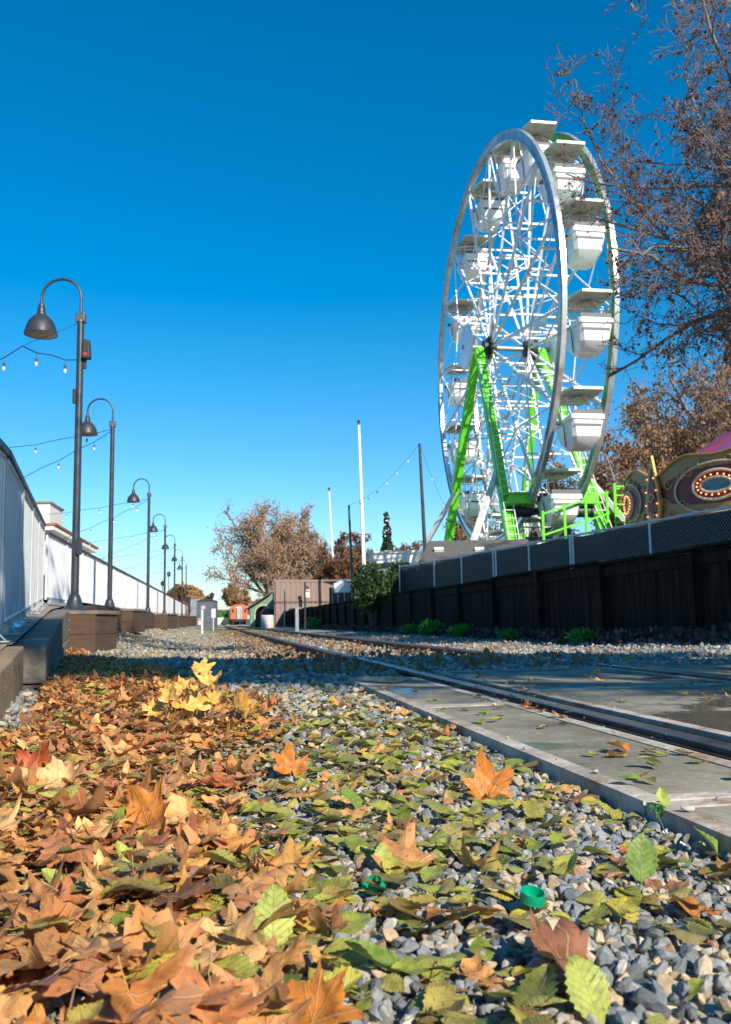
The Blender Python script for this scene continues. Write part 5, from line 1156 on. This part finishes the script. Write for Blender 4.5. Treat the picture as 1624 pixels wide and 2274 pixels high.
# green depot
Yd = 74; a = W(556, 1385, Yd); c = W(612, 1385, Yd)
db = root('depot_building', 'sage green depot with an open arch and a brick chimney beside the train car', 'building', (a.x, a.y, 0)); zt0 = W(556, 1352, Yd).z; zt1 = W(606, 1318, Yd).z; wd = c.x-a.x
gz0 = 0; N_ = 16; rA = wd*.33; zc = .0+1.1; cx_ = wd*.52
outer = [(0, gz0), (0, zt0), (wd*.85, zt1), (wd, zt1), (wd, gz0), (cx_+rA, gz0)]+[(cx_+rA*math.cos(t_), zc+rA*math.sin(t_)) for t_ in np.linspace(0, PI, N_)]+[(cx_-rA, gz0)]
b = MB(); b.prism(outer, (a.x, a.y, 0), (1, 0, 0), (0, 0, 1), (0, 1, 0), .3); o = b.build('wall', M_grnw, db, smooth=False)
b = MB(); b.tube([(a.x+cx_+rA*1.06*math.cos(t_), a.y-.02, zc+rA*1.06*math.sin(t_)) for t_ in np.linspace(0, PI, 14)], .07, 6); b.tube([(a.x+cx_+rA*1.05, a.y-.02, 0), (a.x+cx_+rA*1.05, a.y-.02, zc)], .07, 6); b.tube([(a.x+cx_-rA*1.05, a.y-.02, 0), (a.x+cx_-rA*1.05, a.y-.02, zc)], .07, 6)
b.build('arch_trim', mat('pale_green_trim', (.4, .5, .36), .6), db)
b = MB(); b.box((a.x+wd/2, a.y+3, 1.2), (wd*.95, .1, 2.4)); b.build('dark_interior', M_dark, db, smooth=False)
b = MB(); b.beam((a.x-.3, a.y+1, zt0+.0), (a.x+wd*.87, a.y+1, zt1+.1), 3, .1); b.build('roof', M_roof, db, smooth=False)
q0 = W(567, 1340, Yd+2); b = MB(); b.box((q0.x, q0.y, q0.z-.5), (.75, .6, 1.3)); b.box((q0.x, q0.y, q0.z+.16), (.85, .7, .1)); b.build('chimney', mat('brick_red', (.3, .1, .06), .85, 0, .3, 9), db, smooth=False)
b = MB(); q0 = W(592, 1364, Yd-1); b.tube([(q0.x, q0.y, q0.z), (q0.x, q0.y+.5, q0.z)], .35, 16); b.tube([(q0.x-.5, q0.y, .5), (q0.x-.5, q0.y+.3, .5)], .4, 16); b.box((q0.x+.3, q0.y+.8, 1.2), (1.1, .8, .7)); o = b.build('wagon', M_motor); tag(o, 'dark iron wagon standing inside the depot arch', 'wagon')
# train car
Yt = 150; a = W(531, 1382, Yt); zb = .3; w_ = 1.42; ht = W(531, 1342, Yt).z
tc_ = root('train_car', 'orange railway passenger car seen end on at the end of the track', 'train car', (a.x, a.y, 0))
prof = [(-w_, zb+.7), (-w_, ht-.75), (-w_*.86, ht-.3), (-w_*.5, ht-.06), (0, ht), (w_*.5, ht-.06), (w_*.86, ht-.3), (w_, ht-.75), (w_, zb+.7)]
b = MB(); b.prism(prof, (a.x, a.y, 0), (1, 0, 0), (0, 0, 1), Vector((-.17, .98, 0)), 18); b.build('body', mat('orange_train_paint', (.62, .14, .05), .4, 0, .12, 2), tc_, smooth=False)
b = MB(); b.box((a.x, a.y-.05, zb+1.72), (.95, .08, 2.1)); dr = b.build('door_frame', M_whitew, tc_, smooth=False)
b = MB(); b.box((a.x, a.y-.1, zb+1.65), (.62, .06, 1.9)); b.build('door', mat('grey_blue_door', (.35, .4, .42), .5), dr, smooth=False)
b = MB()
for s in (-1, 1): b.box((a.x+s*.38, a.y-.14, zb+1.65), (.08, .04, 1.95))
b.build('diaphragm', M_black, dr, smooth=False)
b = MB(); b.box((a.x, a.y+1, zb+.45), (2.2, 2, .4)); b.box((a.x, a.y-.4, zb+.4), (.3, .8, .25))
for s in (-1, 1): b.tube([(a.x+s*.6, a.y+1, zb+.12), (a.x+s*.85, a.y+1, zb+.12)], .42, 16); b.tube([(a.x+s*.6, a.y+3, zb+.12), (a.x+s*.85, a.y+3, zb+.12)], .42, 16)
b.build('bogie', M_motor, tc_)
b = MB()
for s in (-1, 1): b.box((a.x+s*1.05, a.y-.04, zb+2.1), (.3, .05, .6))
b.build('window', M_glass, tc_, smooth=False)
# dark freight car left of it, overpass, barriers
a2 = W(507, 1383, Yt+20); b = MB(); b.prism([(0, .5), (0, 2.9), (2.6, 3.1), (2.6, .5)], (a2.x, a2.y, 0), (1, 0, 0), (0, 0, 1), Vector((-.17, .98, 0)), 10); b.tube([(a2.x+.4, a2.y-.1, .5), (a2.x+.7, a2.y-.1, .5)], .4, 12); b.tube([(a2.x+1.9, a2.y-.1, .5), (a2.x+2.2, a2.y-.1, .5)], .4, 12)
o = b.build('freight_car', mat('dark_brown_car', (.06, .045, .04), .7), smooth=False, bevel=.03); tag(o, 'dark brown freight car just left of the orange train car', 'train car')
Yo = 185; a = W(465, 1385, Yo); c = W(610, 1385, Yo); z1 = W(500, 1354, Yo).z; z2 = W(500, 1347, Yo).z
ob = root('overpass', 'concrete overpass deck on columns crossing the far end of the tracks', 'overpass', (a.x, a.y, 0))
b = MB(); b.box(((a.x+c.x)/2-3, a.y+4, (z1+z2)/2), (c.x-a.x+14, 8, z2-z1)); b.build('deck', M_concw, ob, smooth=False)
for px in (484.5, 503, 548): q0 = W(px, 1385, Yo); b = MB(); b.box((q0.x, q0.y+2, z1/2), (.7, .7, z1)); b.build('column', M_concw, ob, smooth=False)
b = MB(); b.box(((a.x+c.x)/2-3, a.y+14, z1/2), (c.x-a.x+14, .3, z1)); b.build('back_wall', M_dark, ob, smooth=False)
b = MB(); q0, q1 = W(474, 1368, 165), W(520, 1368, 165); b.box(((q0.x+q1.x)/2, q0.y, .75), (q1.x-q0.x, .3, 1.3)); o = b.build('concrete_barrier', mat('cream_barrier', (.72, .66, .5), .8), smooth=False, bevel=.05); tag(o, 'long cream barrier wall under the overpass left of the train car', 'barrier wall')
for px, lab in ((476, 'yellow barrel at the left end of the cream barrier'), (509, 'yellow trackside stand leaning on the cream barrier')):
    q0 = W(px, 1374, 162); b = MB(); b.lathe([(.0, .1), (.45, .1), (.4, .6), (.45, 1.0), (.3, 1.35), (0, 1.4)], (q0.x, q0.y, 0), 14, capb=False, capt=False); o = b.build('barrel', mat('safety_yellow', (.75, .48, .02), .5)); tag(o, lab, 'barrel')
q0 = W(499, 1364, 178); shrub((q0.x, q0.y, 1.6), 2.6, 1, 1.2, 700, .4, F_weed, 'shrub', 'bright green bush in the shadow under the overpass')
# dark booth, grey cabin, its lamps and signposts
Yk = 72; a = W(457, 1388, Yk); zb = float(G(a.x, a.y)); kt = W(457, 1331, Yk).z; wd = .76
kb = root('portable_booth', 'dark grey portable booth with an arched roof at the end of the walk', 'booth', (a.x, a.y, zb))
b = MB()
for k in range(12): b.box((a.x-wd+(k+.5)*wd/6, a.y+.0, (zb+kt-.15)/2), (wd/6*.9, .06 if k % 2 else .1, kt-.15-zb))
b.box((a.x, a.y+.65, (zb+kt-.15)/2), (2*wd, 1.15, kt-.15-zb)); b.build('wall', mat('slate_grey_plastic', (.1, .12, .15), .5), kb, smooth=False)
b = MB(); b.prism([(-wd-.06, 0), (-wd*.6, .14), (0, .2), (wd*.6, .14), (wd+.06, 0)], (a.x, a.y-.08, kt-.17), (1, 0, 0), (0, 0, 1), (0, 1, 0), 1.4); b.build('roof', M_black, kb, smooth=False)
b = MB(); b.box((a.x-.45, a.y-.08, zb+.55), (.3, .04, .5)); b.box((a.x-.45, a.y-.105, zb+.68), (.28, .01, .18), m=1); b.build('notice', [M_whitew, mat('orange_notice', (.7, .2, .04), .6)], kb, smooth=False)
a3 = W(436, 1380, Yk+4); b = MB(); 
for k in range(8): b.box((a3.x-.5+(k+.5)*.14, a3.y, a3.z+.9), (.125, .06 if k % 2 else .1, 2.0))
b.box((a3.x+.05, a3.y+.6, a3.z+.9), (1.1, 1.1, 1.98)); o = b.build('storage_cabin', mat('grey_metal_cabin', (.3, .34, .38), .5, .3), smooth=False); tag(o, 'grey ribbed cabin between the last barriers and the dark booth', 'cabin')
for px, pt, pb, Y_, lab in ((419, 1325, 1388, 74, 'old style black lantern post left of the grey cabin'), (471, 1316, 1385, 78, 'old style black lantern post just right of the dark booth'), (361, 1290, 1372, 84, 'small black lantern post seen between the fourth and fifth lamps'), (375, 1270, 1370, 88, 'thin black lantern post behind the fourth lamp')):
    t_ = W(px, pt, Y_); z0 = float(G(t_.x, t_.y)); rt = root('lantern_post', lab, 'lantern post', (t_.x, t_.y, z0)); b = MB(); b.lathe([(.12, 0), (.1, .3), (.05, .4), (.04, t_.z-z0-.5)], (t_.x, t_.y, z0), 10); b.build('post', M_post, rt)
    b = MB(); b.lathe([(.05, -.5), (.16, -.42), (.2, -.15), (.24, -.13), (.06, 0), (.0, .08)], t_, 8, capt=False); b.build('lantern', M_black, rt)
def sign_post(px, pt, pb, Y_, lab, w_=.03, m_=None, plate=None, name='metal_post', round_=True):
    t_ = W(px, pt, Y_); q_ = W(px, pb, Y_); z0 = max(0, min(float(G(q_.x, q_.y)), q_.z)); rt = root(name, lab, 'post', (t_.x, t_.y, z0)); b = MB(); b.lathe([(w_, 0), (w_, t_.z-z0)], (t_.x, t_.y, z0), 10); b.build('post', m_ or M_galv, rt)
    if plate:
        dx, dz, w2, h2, pm = plate; b = MB(); b.box((t_.x+dx, t_.y-w_-.012, t_.z+dz), (w2, .015, h2)); b.build('plate', pm, rt, smooth=False)
    return rt
sign_post(449, 1346, 1392, 36, 'short silver post with a small pink sign on the gravel by the booth', .05, M_galv, (.06, -.06, .16, .14, mat('pale_pink_sign', (.6, .35, .35), .5)))
sign_post(474, 1352, 1388, 50, 'thin post carrying a white rectangular sign right of the booth', .03, M_galv, (.02, -.25, .22, .5, M_whitew))
sign_post(632, 1308, 1358, 48, 'slim grey post standing behind the board fence in front of the brown building', .035, M_galvd)
sign_post(677, 1292, 1350, 40, 'taller dark slim post before the brown building sign', .04, M_post)
q_ = gp(660, 1388, 0); b = MB(); Yq = 40; p = W(660, 1388, Yq); t_ = W(660, 1347, Yq); b.box((p.x, p.y, (t_.z)/2), (.16, .1, t_.z), taper=.95); b.box((p.x, p.y, t_.z+.01), (.19, .13, .03)); b.box((p.x, p.y-.06, .12), (.05, .03, .05)); o = b.build('marker_post', M_galvd, smooth=False, bevel=.01); tag(o, 'pale grey marker post standing against the far board fence', 'marker post')
b = MB(); p = W(594, 1387, 62); b.lathe([(.0, 0), (.42, 0), (.46, .1), (.46, .85), (.4, .92), (0, .92)], (p.x, p.y, 0), 20, capb=False, capt=False); o = b.build('concrete_bin', M_concw); tag(o, 'round concrete bin at the end of the board fence', 'bin')
# flagpoles and black poles with the wire
def pole(px, pt, px2, pb, Y_, r0, m_, name, lab, cat, ball=False):
    t_ = W(px, pt, Y_); q_ = W(px2, pb, Y_); d = (q_-t_); q_ = t_+d*((t_.z-.5)/(t_.z-q_.z)); rt = root(name, lab, cat, q_)
    b = MB(); b.tube([q_, (q_+t_)/2, t_], [r0, r0*.85, r0*.6], 12); b.build('shaft', m_, rt)
    if ball: b = MB(); b.lathe([(0, 0), (.05, 0), (.05, .1), (.03, .12), (.1, .2), (.12, .28), (.1, .36), (0, .42)], t_, 12, capb=False, capt=False); b.build('finial', M_seed, rt)
    return t_
M_flag = mat('white_flagpole_paint', (.85, .85, .84), .35, 0, .04, 3, .02)
pole(797, 944, 808, 1245, 62, .15, M_flag, 'flagpole', 'tall white flagpole, the larger and nearer of two', 'flagpole', True)
pole(731, 1092, 742, 1290, 78, .12, M_flag, 'flagpole', 'white flagpole beside the bare tree, farther and shorter', 'flagpole', True)
pt1 = pole(932, 985, 945, 1240, 30, .075, M_post, 'cable_pole', 'tall black pole at the corner of the grey shingled roof', 'pole')
pt2 = pole(775, 1122, 783, 1300, 40, .075, M_post, 'cable_pole', 'shorter black pole left of the green shrub', 'pole')
def wire(a, c, sag, lab, nb=0, r_=.006):
    P_ = [a.lerp(c, t_)-Vector((0, 0, sag*4*t_*(1-t_))) for t_ in np.linspace(0, 1, 16)]; rt = root('overhead_wire', lab, 'wire', a); b = MB(); b.tube(P_, r_, 4); b.build('cable', M_wire, rt)
    for k in range(nb):
        p = P_[int((k+1)*15/(nb+1))]; o = bpy.data.objects.new('bulb', gme); COL.objects.link(o); o.parent = rt; o.location = p-a+Vector((0, 0, .02)); o.scale = (1.6,)*3
wire(pt1, pt2, .35, 'sagging wire with small bulbs between the two black poles', 6); wire(pt1, W(1010, 1165, 32), .2, 'wire running down from the tall black pole to the wheel', 2)
# white building, grey roofed shed
a = W(822, 1262, 42); c = W(925, 1262, 42); zt = W(822, 1229, 42).z; b = MB(); b.box(((a.x+c.x)/2, a.y+2, zt/2), (c.x-a.x, 4, zt)); wb = root('white_building', 'low white flat roofed building behind the shrub', 'building', (a.x, a.y, 0)); b.build('wall', M_whitew, wb, smooth=False)
b = MB(); b.box(((a.x+c.x)/2, a.y+2, zt+.05), (c.x-a.x+.2, 4.2, .12)); b.build('roof_edge', M_whitew, wb, smooth=False)
b = MB(); b.box(((a.x+c.x)/2, a.y-.02, zt-.6), (c.x-a.x-.6, .06, .25)); b.build('window', M_glass, wb, smooth=False)
a = W(930, 1262, 27.5); c = W(1125, 1262, 27.5); rz = W(950, 1203, 29).z; ez = W(925, 1262, 27).z
sb = root('shed', 'shed with a dark grey shingled roof below the left legs of the ferris wheel', 'shed', (a.x, a.y, .9))
b = MB(); x0, x1 = a.x-.1, c.x+.4
b.prism([(0, ez), (1.6, rz), (1.75, rz), (3.3, ez), (3.3, ez-.1), (0, ez-.1)], (x0, a.y-.3, 0), Vector((.35, 1, 0)).normalized(), (0, 0, 1), (1, 0, 0), x1-x0); b.build('roof', M_roof, sb, smooth=False)
b = MB(); b.box(((x0+x1)/2+.5, a.y+1.4, (ez+.9)/2), (x1-x0-.5, 2.2, ez-.9)); b.build('wall', M_brown, sb, smooth=False)
b = MB()
for px in (975, 1065): q0 = W(px, 1222, 27.6+.5); b.box(q0, (.3, .12, .16), (1, 0, 0), Vector((0, .8, .6)), Vector((0, -.6, .8)))
b.build('skylight', M_tub, sb, smooth=False)
b = MB(); q0 = W(880, 1282, 33); 
a = W(772, 1306, 46); b = MB(); b.box((a.x, a.y, a.z), (1.4, 1, .5)); b.lathe([(.0, 0), (.25, 0), (.25, .2), (0, .25)], a+Vector((-.35, 0, .25)), 12); o = b.build('roof_unit', M_galv, smooth=False, bevel=.02); tag(o, 'grey roof ventilation unit left of the shrub', 'roof unit')
# left: cream tower and tiled eaves behind the barriers
Yl = 58; a = W(62, 1250, Yl); tt = W(100, 1118, Yl).z; c = W(108, 1250, Yl); e = W(136, 1250, Yl+4)
lb = root('cream_building', 'cream station building with a square tower behind the barriers at left', 'building', (a.x, a.y, 0))
b = MB(); wv = c.x-a.x; dv = Vector((e.x-c.x, e.y-c.y, 0)); b.prism([(a.x-1.3, a.y), (c.x, c.y), (e.x, e.y), (a.x-1.3+dv.x, a.y+dv.y)], (0, 0, 0), (1, 0, 0), (0, 1, 0), (0, 0, 1), tt); b.build('tower', mat('cream_siding', (.8, .72, .62), .7, 0, .05, 2, .3, 6, (.05, .05, 12)), lb, smooth=False)
b = MB(); b.prism([(a.x-1.4, a.y-.1), (c.x+.1, c.y-.1), (e.x+.1, e.y+.1), (a.x-1.4+dv.x, a.y+dv.y+.1)], (0, 0, tt), (1, 0, 0), (0, 1, 0), (0, 0, 1), .12); b.build('parapet', M_brown, lb, smooth=False)
p0 = W(85, 1160, 46); p1 = W(188, 1222, 56); b = MB(); b.beam(p0-Vector((0, 0, .3)), p1-Vector((0, 0, .1)), 1.6, .18); b.build('eave', M_whitew, lb, smooth=False)
b = MB(); b.beam(p0+Vector((.0, .3, -.05)), p1+Vector((0, .3, .12)), 1.6, .12); b.build('roof_tiles', mat('red_roof_tile', (.35, .12, .08), .8, 0, .25, 8), lb, smooth=False)
b = MB(); b.box(((a.x+p1.x)/2-2.5, a.y+1.5, 1.9), (9, 3, 3.8)); b.build('wall', M_whitew, lb, smooth=False)
# litter by the camera side
b = MB(); p = W(12, 1422, 6.6); z_ = fz(6.6)-.03
b.prism([(0, 0), (.07, .01), (.1, .05), (.06, .07), (.02, .05)], (p.x+.0, 6.7, z_), (1, 0, 0), (0, .3, .9), (0, .1, 0), .12); o = b.build('crumpled_wrapper', mat('silver_blue_foil', (.55, .65, .75), .25, .6, .3, 20, .6), smooth=False); tag(o, 'crumpled silver blue wrapper on the paving at the left edge', 'wrapper')
